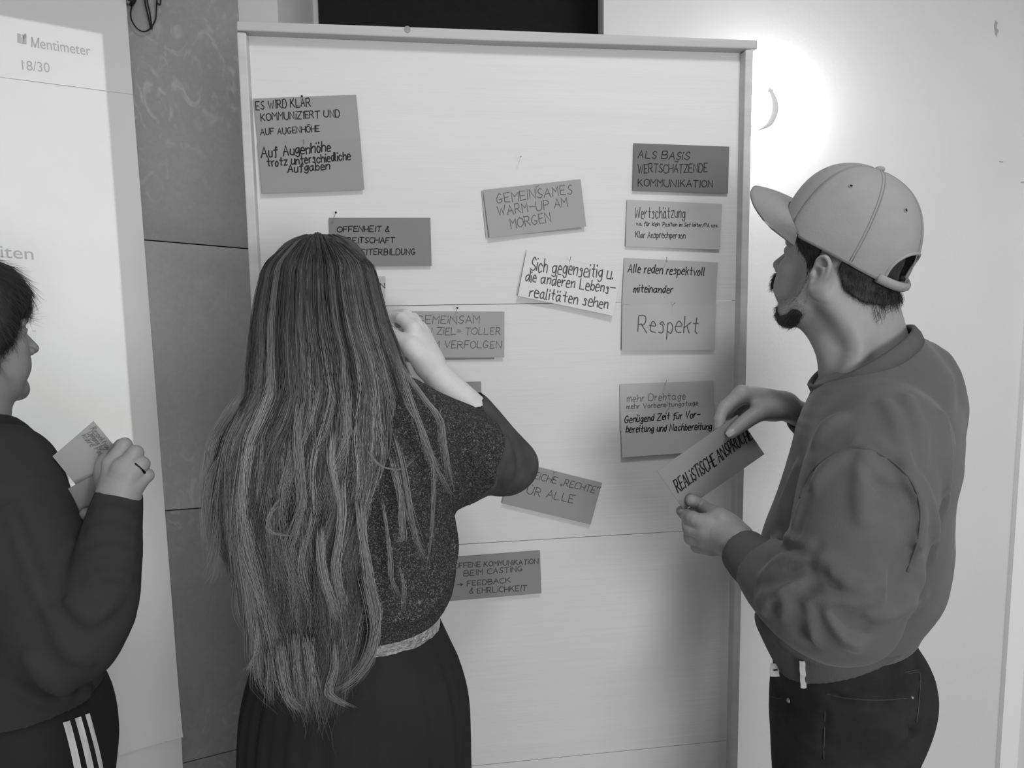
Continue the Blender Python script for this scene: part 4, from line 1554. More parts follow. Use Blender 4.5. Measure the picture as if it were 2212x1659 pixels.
fm_.chain([hp_(.100, .027, -.074), hp_(.108, .014, -.060), hp_(.1105, .004, -.055), hp_(.1105, -.004, -.055), hp_(.108, -.014, -.060), hp_(.100, -.027, -.074)], [.0025, .0050, .0054, .0054, .0050, .0025], 0, 4)
VQm = fm_.mesh(1)
mst = quads('mustache', VQm, M_hairbase, man)
P_, r_, t_ = fuzz(VQm[0], vnormals(*VQm), 900, .009, HM.R @ np.array([.3, 0, -1.0]), 17, .5, .00014)
strands('mustache_strands', P_, r_, t_, M_hairs, mst)
rw_ = fh.like()
for y in (1, -1):
    rw_.chain([hp_(.099, .012 * y, .018), hp_(.096, .03 * y, .024), hp_(.080, .05 * y, .018)], [.005, .0055, .003], 0.004)
VQw = shell(fh, .0010, rw_)
brow = quads('eyebrows', VQw, M_hairbase, man)
# stubble of the jaw and cheek
rs_ = fh.like()
for y in (1, -1):
    rs_.chain([hp_(.012, .07 * y, -.04), hp_(.02, .06 * y, -.08), hp_(.06, .04 * y, -.1)], [.016, .022, .024], 0.01)
VQs = shell(fh, .0006, rs_)
P_, r_, t_ = fuzz(VQs[0], vnormals(*VQs), 2600, .004, HM.R @ np.array([.2, 0, -1.0]), 9, .5, .00007, 3)
strands('stubble', P_, r_, t_, M_hairs, beard)
M_eye = mat('eye_white', 0.85, 0.2, 0.5)
for y in (1, -1):
    MB().sphere(hp_(.0795, .032 * y, -.0035), .0122, 8).build('eye', M_eye, man, True)

# --- cap
cap = None


def rim_arch(az):
    return .034 * max(0.0, (math.cos(az) - math.cos(1.3)) / (1 - math.cos(1.3))) ** .8


def capsurf(az, el, r=1.0):
    """Dome point: az around from the front, el 0 at the rim .. 1 at the button."""
    e = el * math.pi / 2
    ce, se = math.cos(e) ** .82, math.sin(e) ** .92
    x = (.101 if math.cos(az) > 0 else .127) * math.cos(az)
    y = .092 * math.sin(az)
    droop = -.030 - .012 * max(0, -math.cos(az)) ** 2 + rim_arch(az)
    z = droop + (.104 - droop) * se
    return CA.p(x * ce * r, y * ce * r, z * (1 + (r - 1) * .8))


NA, NE = 168, 60
V, Fc = [], []
for layer, rr in ((0, 1.0), (1, .965)):
    for j in range(NE):
        for i in range(NA):
            az = 2 * math.pi * i / NA
            seam_d = min(abs((az - k * math.pi / 3 + math.pi) % (2 * math.pi) - math.pi) for k in range(6))
            el = j / (NE - 1) * .995
            g = 1 - .012 * math.exp(-(seam_d / .035) ** 2) * (1 - el) - .006 * math.sin(az * 5 + el * 6) * (1 - el) * (1 - layer)
            V.append(capsurf(az, el, rr * g))
OPH = .52


def op_half(e):
    return OPH * math.sqrt(max(0.0, 1 - max(0.0, (e - .06) / .18) ** 2))


keep = lambda i, j: not (.035 < (j + .5) / (NE - 1) < .24 and abs((i + .5) / NA * 2 * math.pi - math.pi) < op_half((j + .5) / (NE - 1)))
for j in range(NE - 1):
    for i in range(NA):
        if not keep(i, j):
            continue
        a, b = j * NA + i, j * NA + (i + 1) % NA
        o = NA * NE
        Fc += [(a, b, b + NA, a + NA), (o + a + NA, o + b + NA, o + b, o + a)]
for i in range(NA):
    a, b = i, (i + 1) % NA
    Fc.append((a, NA * NE + a, NA * NE + b, b))
cap = mesh('cap', V, Fc, M_capm, man, True)
es = np.linspace(.03, .24, 16)
MB().tube([capsurf(math.pi - op_half(e), e, .997) for e in es] + [capsurf(math.pi + op_half(e), e, .997) for e in es[::-1][1:]], .0026, 8).build('opening_binding', M_capm, cap, True)
for k in range(6):
    az = k * math.pi / 3
    for dl in (-.016, .016):
        MB().tube([capsurf(az + dl / max(.12, math.cos(e * math.pi / 2)), e, .9965) for e in np.linspace(.02, .95, 24)], .0008, 6).build('seam', M_stitch, cap, True)
for k in range(6):
    az = (k + .5) * math.pi / 3
    c = capsurf(az, .52, 1.0)
    n_ = nrm(c - CA.p(0, 0, 0))
    e1 = nrm(np.cross(n_, UPV))
    e2 = np.cross(n_, e1)
    mb = MB()
    mb.tube([c + (e1 * math.cos(w) + e2 * math.sin(w)) * .0032 for w in np.linspace(0, 2 * math.pi, 17)], .0011, 6, False)
    ey = mb.build('eyelet', M_capm, cap, True)
    MB().tube([c - n_ * .0005, c + n_ * .0006], .0023, 10).build('eyelet_hole', M_dark, ey)
MB().sphere(capsurf(0, 1.0), .0085, 8, (1, 1, .6)).build('button', M_capm, cap, True)
# rear strap under the opening
MB().tube([capsurf(math.pi + t, .012, 1.003) for t in np.linspace(-.62, .62, 20)], .0078, 8).build('strap', M_capm, cap, True)
# visor: curved blade with thickness
V, Fc = [], []
nu, nv = 25, 11
for s_ in (0.0, -.0035):
    for j in range(nv):
        t = j / (nv - 1)
        for i in range(nu):
            u = i / (nu - 1) * 2 - 1
            az = u * 1.27
            b = np.array([.102 * math.cos(az), .093 * math.sin(az), -.026])
            ext = .078 * math.sqrt(max(0, 1 - abs(u) ** 3.6))
            x = b[0] + ext * t
            y = b[1] * (1 - .10 * t)
            z = b[2] + rim_arch(az) + .010 * t - .014 * t * t - .22 * y * y / .089 * (t ** .8)
            V.append(CA.p(x, y, z + s_))
for j in range(nv - 1):
    for i in range(nu - 1):
        a = j * nu + i
        o = nu * nv
        Fc += [(a, a + 1, a + nu + 1, a + nu), (o + a + nu, o + a + nu + 1, o + a + 1, o + a)]
bd = [(nv - 1) * nu + i for i in range(nu)]
for a, b in zip(bd[:-1], bd[1:]):
    Fc.append((a, b, nu * nv + b, nu * nv + a))
mesh('visor', V, Fc, M_capm, cap, True)

# --- the card in his hands
cq = [MC.hit(x, y) for x, y in [(1419, 1017), (1593, 896), (1651, 981), (1477, 1102)]]
o_ = MB().prism(MC, [tuple(q) for q in cq[::-1]], -.0004, .0004).build('card', card_mat(0.54), None)
tag(o_, 'dark grey card held slanted in both hands of the man in the cap', 'card')
write(o_, [('REALiSTiSCHE ANSPRÜCHE', (1464, 1064), (1624, 946), 25, 2.3, BK, .0)], None, None, None, lambda p: MC.at(p[0], p[1], .0009), lambda x, y: MC.hit(x, y), random.Random(33))
# ---------------------------------------------------------------- the woman with the long hair, seen from behind
M_boucle = mat('boucle_knit', 0.21, 0.95, 0.1)


def boucle(m):
    nt = m.node_tree
    N, L = nt.nodes, nt.links
    b = N['Principled BSDF']
    tc = N.new('ShaderNodeTexCoord')
    v = N.new('ShaderNodeTexVoronoi')
    v.inputs['Scale'].default_value = 190
    v.inputs['Randomness'].default_value = 1.0
    n = N.new('ShaderNodeTexNoise')
    n.inputs['Scale'].default_value = 230
    n.inputs['Detail'].default_value = 4
    n.inputs['Distortion'].default_value = 2.5
    L.new(tc.outputs['Object'], v.inputs['Vector'])
    L.new(tc.outputs['Object'], n.inputs['Vector'])
    r = N.new('ShaderNodeMapRange')
    for k, x in zip(('From Min', 'From Max', 'To Min', 'To Max'), (0.5, 0.70, 0.032, 0.22)):
        r.inputs[k].default_value = x
    L.new(n.outputs['Fac'], r.inputs['Value'])
    L.new(r.outputs[0], b.inputs['Base Color'])
    bn = N.new('ShaderNodeBump')
    bn.inputs['Strength'].default_value = 0.9
    bn.inputs['Distance'].default_value = 0.003
    L.new(n.outputs['Fac'], bn.inputs['Height'])
    L.new(bn.outputs[0], b.inputs['Normal'])
    return m


boucle(M_boucle)
M_sleeve = mat('sleeve_lining_knit', 0.28, 0.9, 0.15, noise=(25, 0.25), bump=(160, 0.2, (1, 1, .3)))
M_silver = mat('crinkled_silver_band', 0.8, 0.28, 0.6, noise=(110, 0.6, (1, 1, 1.6)), bump=(95, 1.0, (1, 1, 1.8), .010), metal=0.75)
M_skirt = mat('black_skirt_cloth', 0.16, 0.85, 0.15, noise=(9, 0.15), bump=(400, 0.1))
M_wbase = mat('brown_hair_base', 0.20, 0.5, 0.3, noise=(60, 0.3, (1, 1, .15)))
M_whair = hair_mat('long_hair', 0.12, 0.64, 0.42)

WD = 1.16
woman = empty('person', np.append(at(765, 1400, 1.22)[:2], 0))
tag(woman, 'long haired woman seen from behind, knit sweater, black skirt, arm raised to the board', 'person')
HW = Head(at(694, 678, 1.185), math.pi / 2 - math.radians(12), math.radians(-4), 0.0, 0.88)
fw = field_px([HW.O - .14, HW.O + .14, at(735, 880, 1.17)], .03, 0.003)
HW.build(fw, neck=[(HW.p(-.02, 0, -.03), .05), (at(705, 780, 1.17), .052), (at(725, 880, 1.17), .06)])
wparts = [fw.mesh(1)]
fo = field_px(P3((830, 650, 1.2), (1110, 1010, 1.45), (830, 1010, 1.2), (1110, 650, 1.45)), .03, 0.0018)
hand(fo, (P3((1095, 990, 1.345), (1045, 925, 1.34), (985, 860, 1.335), (945, 812, 1.33), (928, 788, 1.33)), [.040, .040, .034, .0265, .025]),
     [(P3((925, 785, 1.325), (905, 745, 1.32), (892, 712, 1.315)), [.021, .018, .0135]),
      (P3((928, 782, 1.335), (910, 742, 1.335), (898, 708, 1.338)), [.021, .018, .0135]),
      (P3((932, 782, 1.342), (918, 742, 1.35), (907, 712, 1.358)), [.019, .017, .013]),
      (P3((936, 784, 1.35), (924, 748, 1.36), (916, 722, 1.372)), [.018, .015, .012]),
      (P3((922, 788, 1.32), (902, 765, 1.305), (887, 748, 1.30)), [.020, .020, .016])],
     [(P3((892, 712, 1.315), (868, 688, 1.335), (848, 686, 1.36), (836, 692, 1.375)), [.0135, .0112, .0098, .0085]),
      (P3((898, 708, 1.338), (878, 682, 1.365), (858, 680, 1.39), (845, 690, 1.40)), [.0135, .0112, .0098, .0085]),
      (P3((907, 712, 1.358), (892, 688, 1.39), (872, 688, 1.41), (860, 700, 1.415)), [.013, .0108, .0095, .0082]),
      (P3((916, 722, 1.372), (904, 702, 1.40), (888, 702, 1.415), (878, 712, 1.415)), [.012, .0095, .0085, .0075])],
     (P3((887, 748, 1.30), (868, 735, 1.31), (850, 722, 1.335), (838, 708, 1.36)), [.016, .0135, .0115, .009]))
wparts.append(fo.mesh(1))
wc, wh = at(745, 900, WD), at(768, 1350, 1.225)
fb = Field([wh[0] - .4, wh[1] - .4, 0.0], [wc[0] + .5, wc[1] + .5, 1.55], 0.013)
WX = nrm(np.array([1.0, 0.06, 0]))
fb.loft([(at(725, 870, 1.17), WX, .07, .055), (at(740, 920, 1.17), WX, .14, .08), (at(745, 1050, 1.17), WX, .13, .09), (at(762, 1300, 1.21), WX, .115, .085), (at(768, 1480, 1.24), WX, .14, .10)], .03)
fb.chain(P3((890, 925, 1.17), (1095, 995, 1.345)), [.045, .036], .03, 1)
fb.chain(P3((600, 945, 1.22), (570, 1120, 1.28), (600, 1190, 1.42)), [.045, .036, .03], .03)
wank = []
for sd in (-1, 1):
    hp = at(768, 1500, 1.245) + WX * .08 * sd
    an = np.array([hp[0] + WX[0] * .02 * sd, hp[1], .09])
    fb.chain([hp, (hp + an) / 2, an], [.062, .048, .036], .03)
    wank.append(an)
wparts.append(fb.mesh(2))
quads('body', join_meshes(wparts), M_skin2, woman)

# sweater
fk = Field(at(430, 1400, 1.1) - [.05, .12, .05], at(1170, 780, 1.5) + [.05, .1, .1], 0.0048)
ws = lambda px, py, d, lat, fb_: (at(px, py, d), WX, lat, fb_)
fk.loft([ws(722, 850, 1.175, .075, .062), ws(735, 890, 1.175, .145, .085), ws(742, 950, 1.175, .172, .105), ws(750, 1050, 1.178, .170, .118), ws(758, 1170, 1.19, .166, .120),
         ws(766, 1245, 1.20, .166, .120), ws(766, 1300, 1.21, .150, .112), ws(768, 1330, 1.215, .136, .102)], .02)
fk.chain(P3((880, 925, 1.175), (985, 960, 1.25), (1082, 1003, 1.335), (1108, 1008, 1.35)), [.066, .070, .056, .044], .04)
fk.chain(P3((900, 990, 1.18), (985, 1030, 1.25)), [.05, .045], .05, 2)                # loose cloth under the arm
fk.chain(P3((1095, 1000, 1.345), (1050, 945, 1.345), (1005, 885, 1.345)), [.046, .050, .045], .02, 3)
fk.chain(P3((592, 945, 1.22), (558, 1110, 1.27), (590, 1200, 1.42)), [.072, .060, .05], .03)
for pts, r, out in [([(1035, 905), (1020, 960), (1030, 1035)], .012, .001), ([(1062, 925), (1055, 985), (1062, 1050)], .012, .002), ([(1090, 950), (1098, 1000), (1092, 1050)], .010, .001), ([(960, 1010), (985, 1050), (990, 1080)], .010, .001),
                    ([(975, 1120), (980, 1180), (975, 1240)], .008, .001), ([(850, 1340), (905, 1320), (950, 1285)], .012, .003)]:
    fk.fold(pts, r, out, .016)
for pts, r in [([(1008, 925), (1005, 985), (1018, 1040)], .008), ([(1046, 925), (1040, 985), (1048, 1050)], .006), ([(1075, 940), (1075, 1000), (1078, 1055)], .006), ([(890, 1290), (900, 1320), (890, 1340)], .006)]:
    fk.fold(pts, r, .001, .012, 'sub')
fk.noise(.0022, 30, 11)
fk.chain(P3((1000, 870, 1.338), (940, 805, 1.33)), [.040, .036], .006, 1, 'sub')       # open sleeve
fk.chain(P3((718, 800, 1.175), (722, 850, 1.175)), [.07, .064], .006, 1, 'sub')
fk.cut(wh + UPV * .012, -UPV)
swt = quads('sweater', fk.mesh(1), M_boucle, woman)
bm_ = fk.mesh(1)
# the smoother sleeve end over the elbow
fe = fk.like()
fe.F = fk.F - .0016
ec = at(1000, 960, 1.27)
en = nrm(at(1100, 1005, 1.34) - at(905, 930, 1.19))
fe.cut(at(1026, 985, 1.28), -en)
quads('sleeve_end', fe.mesh(1), M_sleeve, swt)

# silver waistband
fz = Field(wh - [.22, .2, .11], wh + [.22, .2, .11], .004)
fz.loft([(at(766, 1290, 1.208), WX, .139, .103), (at(768, 1330, 1.215), WX, .140, .104), (at(768, 1385, 1.228), WX, .146, .108)], .01, 4)
tilt = nrm(UPV + WX * -.06)
fz.cut(at(768, 1308, 1.21), tilt)
fz.cut(at(768, 1374, 1.226), -tilt)
fz.noise(.0012, 70, 5)
quads('waistband', fz.mesh(1), M_silver, woman)

# skirt with gathered folds
V, Fc = [], []
na, nz_ = 160, 40
prof = [(1352, 1.222, .142, .105), (1400, 1.232, .160, .118), (1450, 1.243, .178, .132), (1520, 1.258, .192, .146), (1600, 1.276, .198, .155), (1659, 1.29, .201, .160), (1800, 1.325, .21, .172)]
pts = crom([np.array(q) for q in prof], 6)
z_lo = .28
rows = [(at(768, q[0], q[1]), q[2], q[3]) for q in pts]
base = rows[-1]
for k in range(1, 7):
    t = k / 6
    rows.append((np.array([base[0][0], base[0][1], base[0][2] + (z_lo - base[0][2]) * t]), base[1] + .05 * t, base[2] + .05 * t))
rg = np.random.RandomState(3)
fr_ = [(rg.randint(9, 40), rg.uniform(0, 6.28), rg.uniform(.3, 1)) for _ in range(9)]
for j, (c, a, b) in enumerate(rows):
    g = min(1, j / 16) * .030 + .006
    for i in range(na):
        w = 2 * math.pi * i / na
        m_ = sum(h * math.sin(n_ * w + p) for n_, p, h in fr_) / 6
        k = 1 + g * m_
        V.append(c + WX * a * k * math.cos(w) + np.array([-WX[1], WX[0], 0]) * b * k * math.sin(w))
nr = len(rows)
for j in range(nr - 1):
    for i in range(na):
        p, q = j * na + i, j * na + (i + 1) % na
        Fc.append((p, p + na, q + na, q))
sk = mesh('skirt', V, Fc, M_skirt, woman, True)
md = sk.modifiers.new('thick', 'SOLIDIFY')
md.thickness = .0015
for an in wank:
    f = field_px([an, an + np.array([0, .2, 0])], .09, .006)
    f.chain([an + [0, -.03, -.045], an + [0, .07, -.05], an + [0, .15, -.055]], [.04, .04, .03], .02)
    f.chain([an + UPV * .02, an - UPV * .02], [.045, .045], .02, 1)
    f.cut(np.array([0, 0, .004]), -UPV)
    quads('shoe', f.mesh(1), M_shoe, woman)

# ---- hair: a solid under-layer and thousands of strands hanging from the crown
LEFT = [(499, 678), (502, 655), (508, 632), (520, 607), (540, 586), (565, 572), (600, 562), (640, 554), (700, 545), (780, 541), (850, 534), (900, 508), (950, 480), (1000, 470), (1060, 465), (1120, 466), (1180, 478), (1240, 500), (1300, 522), (1400, 548), (1480, 575), (1545, 640)]
RIGHT_ = [(499, 700), (502, 722), (508, 745), (520, 768), (540, 788), (565, 800), (600, 810), (640, 820), (700, 836), (780, 866), (850, 884), (900, 892), (950, 902), (1000, 900), (1060, 888), (1120, 872), (1180, 856), (1240, 846), (1300, 838), (1400, 812), (1480, 775), (1545, 735)]
LY, LX = np.array([q[0] for q in LEFT]), np.array([q[1] for q in LEFT])
RX = np.array([q[1] for q in RIGHT_])
# depth of the middle of the sheet and of its edges, by height
DY = np.array([499, 520, 560, 620, 700, 800, 880, 960, 1100, 1250, 1400, 1545])
DM = np.array([1.150, 1.105, 1.068, 1.048, 1.044, 1.043, 1.041, 1.037, 1.036, 1.048, 1.070, 1.080])
DE = np.array([1.155, 1.16, 1.165, 1.17, 1.18, 1.19, 1.20, 1.21, 1.21, 1.20, 1.17, 1.13])


def sheet_pt(a, y, inner=0.0):
    """Point on the hair's outer sheet: a from -1 (left edge) to 1 (right edge), y photograph row."""
    l, r = np.interp(y, LY, LX), np.interp(y, LY, RX)
    m, h_ = (l + r) / 2, (r - l) / 2
    dm, de = np.interp(y, DY, DM), np.interp(y, DY, DE)
    d = dm + (de - dm) * (1 - np.sqrt(np.maximum(0, 1 - np.clip(np.abs(a), 0, 1) ** 2.2)))
    px = m + a * h_ * (1 - inner * .8)
    d = d + inner * .09
    r_ = FWD[None] + RIGHT[None] * ((np.asarray(px) - W / 2) / F)[..., None] - UP[None] * ((np.asarray(y) - H / 2) / F)[..., None]
    return EYEP + r_ * np.asarray(d)[..., None]


# under-layer: closed lens-shaped sheet, slightly inside
ys = np.concatenate([np.linspace(503, 600, 16), np.linspace(615, 1500, 40)])
as_ = np.sin(np.linspace(-math.pi / 2, math.pi / 2, 41))
V = []
for side in (0, 1):
    for y in ys:
        A = as_ * (.95 if y < 860 else .88)
        P = sheet_pt(A, np.full(len(as_), y), .0)
        inn = (.010 if side == 0 else .010 + .045 * np.sqrt(1 - as_ ** 2))
        rip = .0015 * np.sin(as_ * 23 + 1.5 * np.sin(y / 130)) + .0010 * np.sin(as_ * 51 + y / 160)
        V += list(P + FWD[None] * (inn + rip)[:, None] if side else P + FWD[None] * (inn + rip)[:, None])
V = np.array(V)
ny, nx = len(ys), len(as_)
Fc = []
for j in range(ny - 1):
    for i in range(nx - 1):
        a = j * nx + i
        o = ny * nx
        Fc += [(a, a + nx, a + nx + 1, a + 1), (o + a + 1, o + a + nx + 1, o + a + nx, o + a)]
for j in range(ny - 1):
    for i in (0, nx - 1):
        a = j * nx + i
        q = (a, ny * nx + a, ny * nx + a + nx, a + nx)
        Fc.append(q if i == 0 else q[::-1])
for j in (0, ny - 1):
    for i in range(nx - 1):
        a = j * nx + i
        q = (a + 1, ny * nx + a + 1, ny * nx + a, a)
        Fc.append(q if j == 0 else q[::-1])
fcap = Field(HW.O - .16, HW.O + .16, .004)
fcap.ell(HW.p(-.012, 0, .040), np.array([.108, .086, .096]) * HW.sc, HW.R, .02)
for y in (1, -1):
    fcap.chain([HW.p(.035, .066 * y, .05), HW.p(.02, .076 * y, -.02), HW.p(0, .074 * y, -.11)], [.026, .026, .03], .03)
fcap.ell(HW.p(.088, 0, -.03), np.array([.052, .056, .075]) * HW.sc, HW.R, .012, 'sub')
vc, qc = fcap.mesh(1)
k0 = len(V)
V = np.concatenate([V, vc])
Fc += [tuple(q + k0) for q in qc]
whair = mesh('hair', V, Fc, M_wbase, woman, True)

rg = np.random.RandomState(21)
NS, K = 9000, 36
NC = 420
ca = rg.uniform(-1.0, 1.0, NC)                          # lock positions across the sheet
cph, cam_ = rg.uniform(0, 6.28, NC), rg.uniform(3, 15, NC)
cwl = rg.uniform(150, 420, NC)
ctint = np.clip(rg.normal(.36, .25, NC), .02, 1)
cend = rg.uniform(1290, 1545, NC) - 160 * np.abs(ca) ** 3 * rg.uniform(0, 1, NC)
cdr = rg.normal(0, 1, NC)
clay = rg.uniform(0, 1, NC)
ci = rg.randint(0, NC, NS)
sa = np.clip(ca[ci] + rg.normal(0, .024, NS), -1.03, 1.03)
send = cend[ci] + rg.normal(0, 30, NS)
y0 = 501 + 30 * np.abs(sa) ** 2.0 + rg.uniform(0, 90, NS) ** 1.0 * rg.uniform(0, 1, NS)
oam, owl, oph, dri = rg.uniform(.5, 5, NS), rg.uniform(25, 120, NS), rg.uniform(0, 6.28, NS), rg.normal(0, 9, NS)
tt = np.linspace(0, 1, K) ** 1.0
Y = y0[:, None] + (send - y0)[:, None] * tt[None, :]
part = -.10                                              # the parting: strands fan out from it at the top
A = np.empty_like(Y)
for k in range(K):
    y = Y[:, k]
    fan = np.clip((y - 500) / 70, 0, 1)
    wv = cam_[ci] * np.sin(y / cwl[ci] * 6.28 + cph[ci]) * np.clip((y - 640) / 400, 0, 1)
    own = oam * np.sin(y / owl + oph) * np.clip((y - 560) / 300, 0.15, 1) + dri * np.clip((y - 520) / 900, 0, 1)
    conv = np.clip((y - 850) / 600, 0, 1) ** 1.5
    half = np.interp(y, LY, RX - LX) / 2
    a = (sa * (1 - conv * .75) + ca[ci] * conv * .75)
    a = part + (a - part) * (0.55 + .45 * fan)
    A[:, k] = a + (wv + own + cdr[ci] * 14 * conv) / np.maximum(half, 40)
lay = (clay[ci] * .016 + rg.uniform(0, .006, NS))
P_ = sheet_pt(A.ravel(), Y.ravel()).reshape(NS, K, 3) + FWD * (lay[:, None, None] - .004)
flutter = np.clip((Y - 1250) / 300, 0, 1)[..., None] * rg.normal(0, .006, (NS, 1, 3))
P_ = P_ + flutter
ramp = np.clip((Y - 560) / 420, 0, 1)
tint = np.clip(ctint[ci][:, None] * (.25 + .95 * ramp) - clay[ci][:, None] * .14 + rg.normal(0, .05, (NS, 1)), 0, 1)
strands('hair_strands', P_, rg.uniform(.00022, .0004, NS), tint, M_whair, whair)


def lock(pts, n, spread, tint_, seed, wob=3.0):
    """Separate lock of hair along photograph pixels (x, y, depth)."""
    g = np.random.RandomState(seed)
    Q = np.array(crom(pts, 6))
    out = []
    for _ in range(n):
        o = g.normal(0, spread, 2)
        ph = g.uniform(0, 6.28)
        s = []
        lim, st0 = g.uniform(.72, 1.0), g.uniform(0, .16)
        pw = g.uniform(-1, 1) * wob
        fr = g.uniform(4, 11)
        for i0 in range(len(Q)):
            t = i0 / (len(Q) - 1)
            x_ = st0 * (len(Q) - 1) + (lim - st0) * i0
            j_ = min(int(x_), len(Q) - 2)
            q = Q[j_] + (Q[j_ + 1] - Q[j_]) * (x_ - j_)
            q = q + np.array([pw * math.sin(t * fr), 0, .06 * max(0.0, 1 - t * 7)])
            sp = 1.2 - .5 * t + 1.2 * t ** 4
            s.append(at(q[0] + o[0] * sp + wob * math.sin(t * 7 + ph) * t, q[1] + o[1] * .4, q[2] + g.normal(0, .0006) + .0006 * o[1]))
        out.append(s)
    return np.array(out), np.clip(g.normal(tint_, .08, n), 0, 1)


LOCKS = [
    # right of the main mass, over the sweater
    ([(850, 760, 1.05), (900, 840, 1.05), (950, 905, 1.06), (962, 990, 1.07), (985, 1075, 1.10)], 40, 3.0, .62), ([(848, 740, 1.05), (880, 850, 1.05), (905, 920, 1.045), (935, 1000, 1.05), (978, 1080, 1.09)], 36, 3.0, .6),
    ([(850, 800, 1.05), (890, 900, 1.045), (930, 960, 1.05), (938, 1080, 1.055), (928, 1200, 1.07), (915, 1290, 1.09)], 14, 1.5, .5), ([(840, 900, 1.04), (868, 1000, 1.03), (885, 1100, 1.035), (905, 1180, 1.05), (918, 1215, 1.06)], 26, 2.5, .55),
    ([(835, 950, 1.03), (862, 1060, 1.03), (870, 1160, 1.04), (862, 1165, 1.04)], 30, 3, .6), ([(820, 1050, 1.03), (838, 1150, 1.035), (845, 1250, 1.045), (868, 1300, 1.06)], 20, 2, .55),
    ([(780, 950, 1.025), (820, 1005, 1.02), (870, 1012, 1.03), (900, 980, 1.05)], 14, 1.5, .5), ([(860, 1210, 1.04), (872, 1270, 1.05), (868, 1340, 1.06)], 16, 1.5, .5),
    # loose side hair over the left shoulder
    ([(540, 830, 1.13), (500, 885, 1.15), (462, 950, 1.18), (446, 1050, 1.20), (452, 1150, 1.21), (462, 1230, 1.21), (448, 1268, 1.21)], 70, 5, .75), ([(545, 860, 1.12), (515, 920, 1.13), (485, 1000, 1.15), (475, 1100, 1.17), (466, 1200, 1.18), (440, 1250, 1.19)], 60, 7, .7),
    ([(530, 900, 1.12), (495, 960, 1.15), (455, 1030, 1.19), (444, 1120, 1.2), (455, 1200, 1.2)], 50, 5, .78), ([(545, 900, 1.1), (530, 1000, 1.1), (516, 1090, 1.11), (518, 1180, 1.12), (535, 1290, 1.12), (560, 1390, 1.12)], 90, 8, .62),
    ([(540, 1020, 1.09), (520, 1120, 1.1), (530, 1240, 1.11), (548, 1340, 1.11), (560, 1450, 1.11), (575, 1500, 1.1)], 80, 7, .62), ([(550, 1300, 1.1), (556, 1390, 1.1), (540, 1440, 1.11), (535, 1448, 1.11)], 20, 2, .7),
    # tips over the skirt
    ([(780, 1200, 1.03), (800, 1290, 1.04), (812, 1370, 1.06), (785, 1450, 1.07), (720, 1500, 1.075)], 60, 5, .62), ([(800, 1250, 1.035), (818, 1330, 1.05), (800, 1410, 1.06), (770, 1460, 1.07)], 40, 4, .6),
    ([(600, 1350, 1.06), (610, 1450, 1.075), (625, 1510, 1.08), (650, 1540, 1.08)], 60, 6, .6), ([(660, 1350, 1.05), (672, 1440, 1.065), (678, 1540, 1.075)], 50, 5, .62), ([(720, 1350, 1.05), (722, 1440, 1.065), (712, 1500, 1.07), (765, 1530, 1.075)], 40, 4, .6),
    ([(640, 1340, 1.05), (645, 1450, 1.07), (660, 1530, 1.075)], 50, 5, .55), ([(580, 1380, 1.08), (582, 1460, 1.09), (582, 1530, 1.09)], 30, 5, .5),
    ([(690, 1100, 1.02), (696, 1220, 1.025), (712, 1290, 1.03), (730, 1350, 1.045)], 60, 4, .66), ([(620, 1060, 1.02), (584, 1110, 1.02), (586, 1150, 1.02), (650, 1158, 1.02)], 20, 2, .6), ([(738, 1000, 1.02), (740, 1120, 1.02), (726, 1230, 1.03), (748, 1330, 1.045)], 60, 4, .7),
    ([(720, 900, 1.03), (716, 1000, 1.02), (735, 1100, 1.02), (728, 1230, 1.03)], 50, 3.5, .72), ([(655, 830, 1.045), (640, 950, 1.025), (650, 1080, 1.02), (610, 1200, 1.03)], 60, 4, .55), ([(775, 1050, 1.03), (782, 1150, 1.03), (800, 1260, 1.04), (812, 1330, 1.05)], 60, 4, .68)]
PL, TL = [], []
for i, (pts, n, sp, ti) in enumerate(LOCKS):
    pts = crom(pts, 3)
    idx = np.linspace(0, len(pts) - 1, 7)
    ar = np.array(pts)
    pts = [np.array([np.interp(q, np.arange(len(ar)), ar[:, c]) for c in range(3)]) for q in idx]
    a, b = lock(pts, n, sp, ti, i)
    PL.append(a)
    TL.append(b)
PL, TL = np.concatenate(PL), np.concatenate(TL)
strands('hair_locks', PL, np.full(len(PL), .00032), TL, M_whair, whair, .22)
# ---------------------------------------------------------------- the woman at the left edge, in profile
M_blk = mat('black_jersey', 0.21, 0.85, 0.15, noise=(12, 0.12), bump=(420, 0.12))
M_pants = mat('black_track_pants', 0.15, 0.7, 0.2, noise=(12, 0.15), bump=(420, 0.1))
M_stripe = mat('white_stripe', 0.84, 0.7, 0.2)
M_ring = mat('dark_ring', 0.08, 0.25, 0.6, metal=0.7)
lady = empty('person', np.append(at(60, 1400, 1.15)[:2], 0))
tag(lady, 'short dark haired woman in profile, black top and striped track pants, holding cards', 'person')
TH = math.radians(30)
HL = Head(at(-88, 715, 1.22), math.radians(64), math.radians(0), 0.0, 0.98)
f1 = field_px([HL.O - .15, HL.O + .15, at(-90, 930, 1.22)], .03, 0.0025)
HL.build(f1, cheek=1, neck=[(HL.p(-.022, 0, -.03), .05), (at(-70, 860, 1.22), .052), (at(-85, 960, 1.22), .06)])
f1.chain([HL.p(.06, 0, -.09), HL.p(.03, 0, -.105), at(-25, 930, 1.22)], [.016, .022, .03], .03)
lp_ = [f1.mesh(1)]
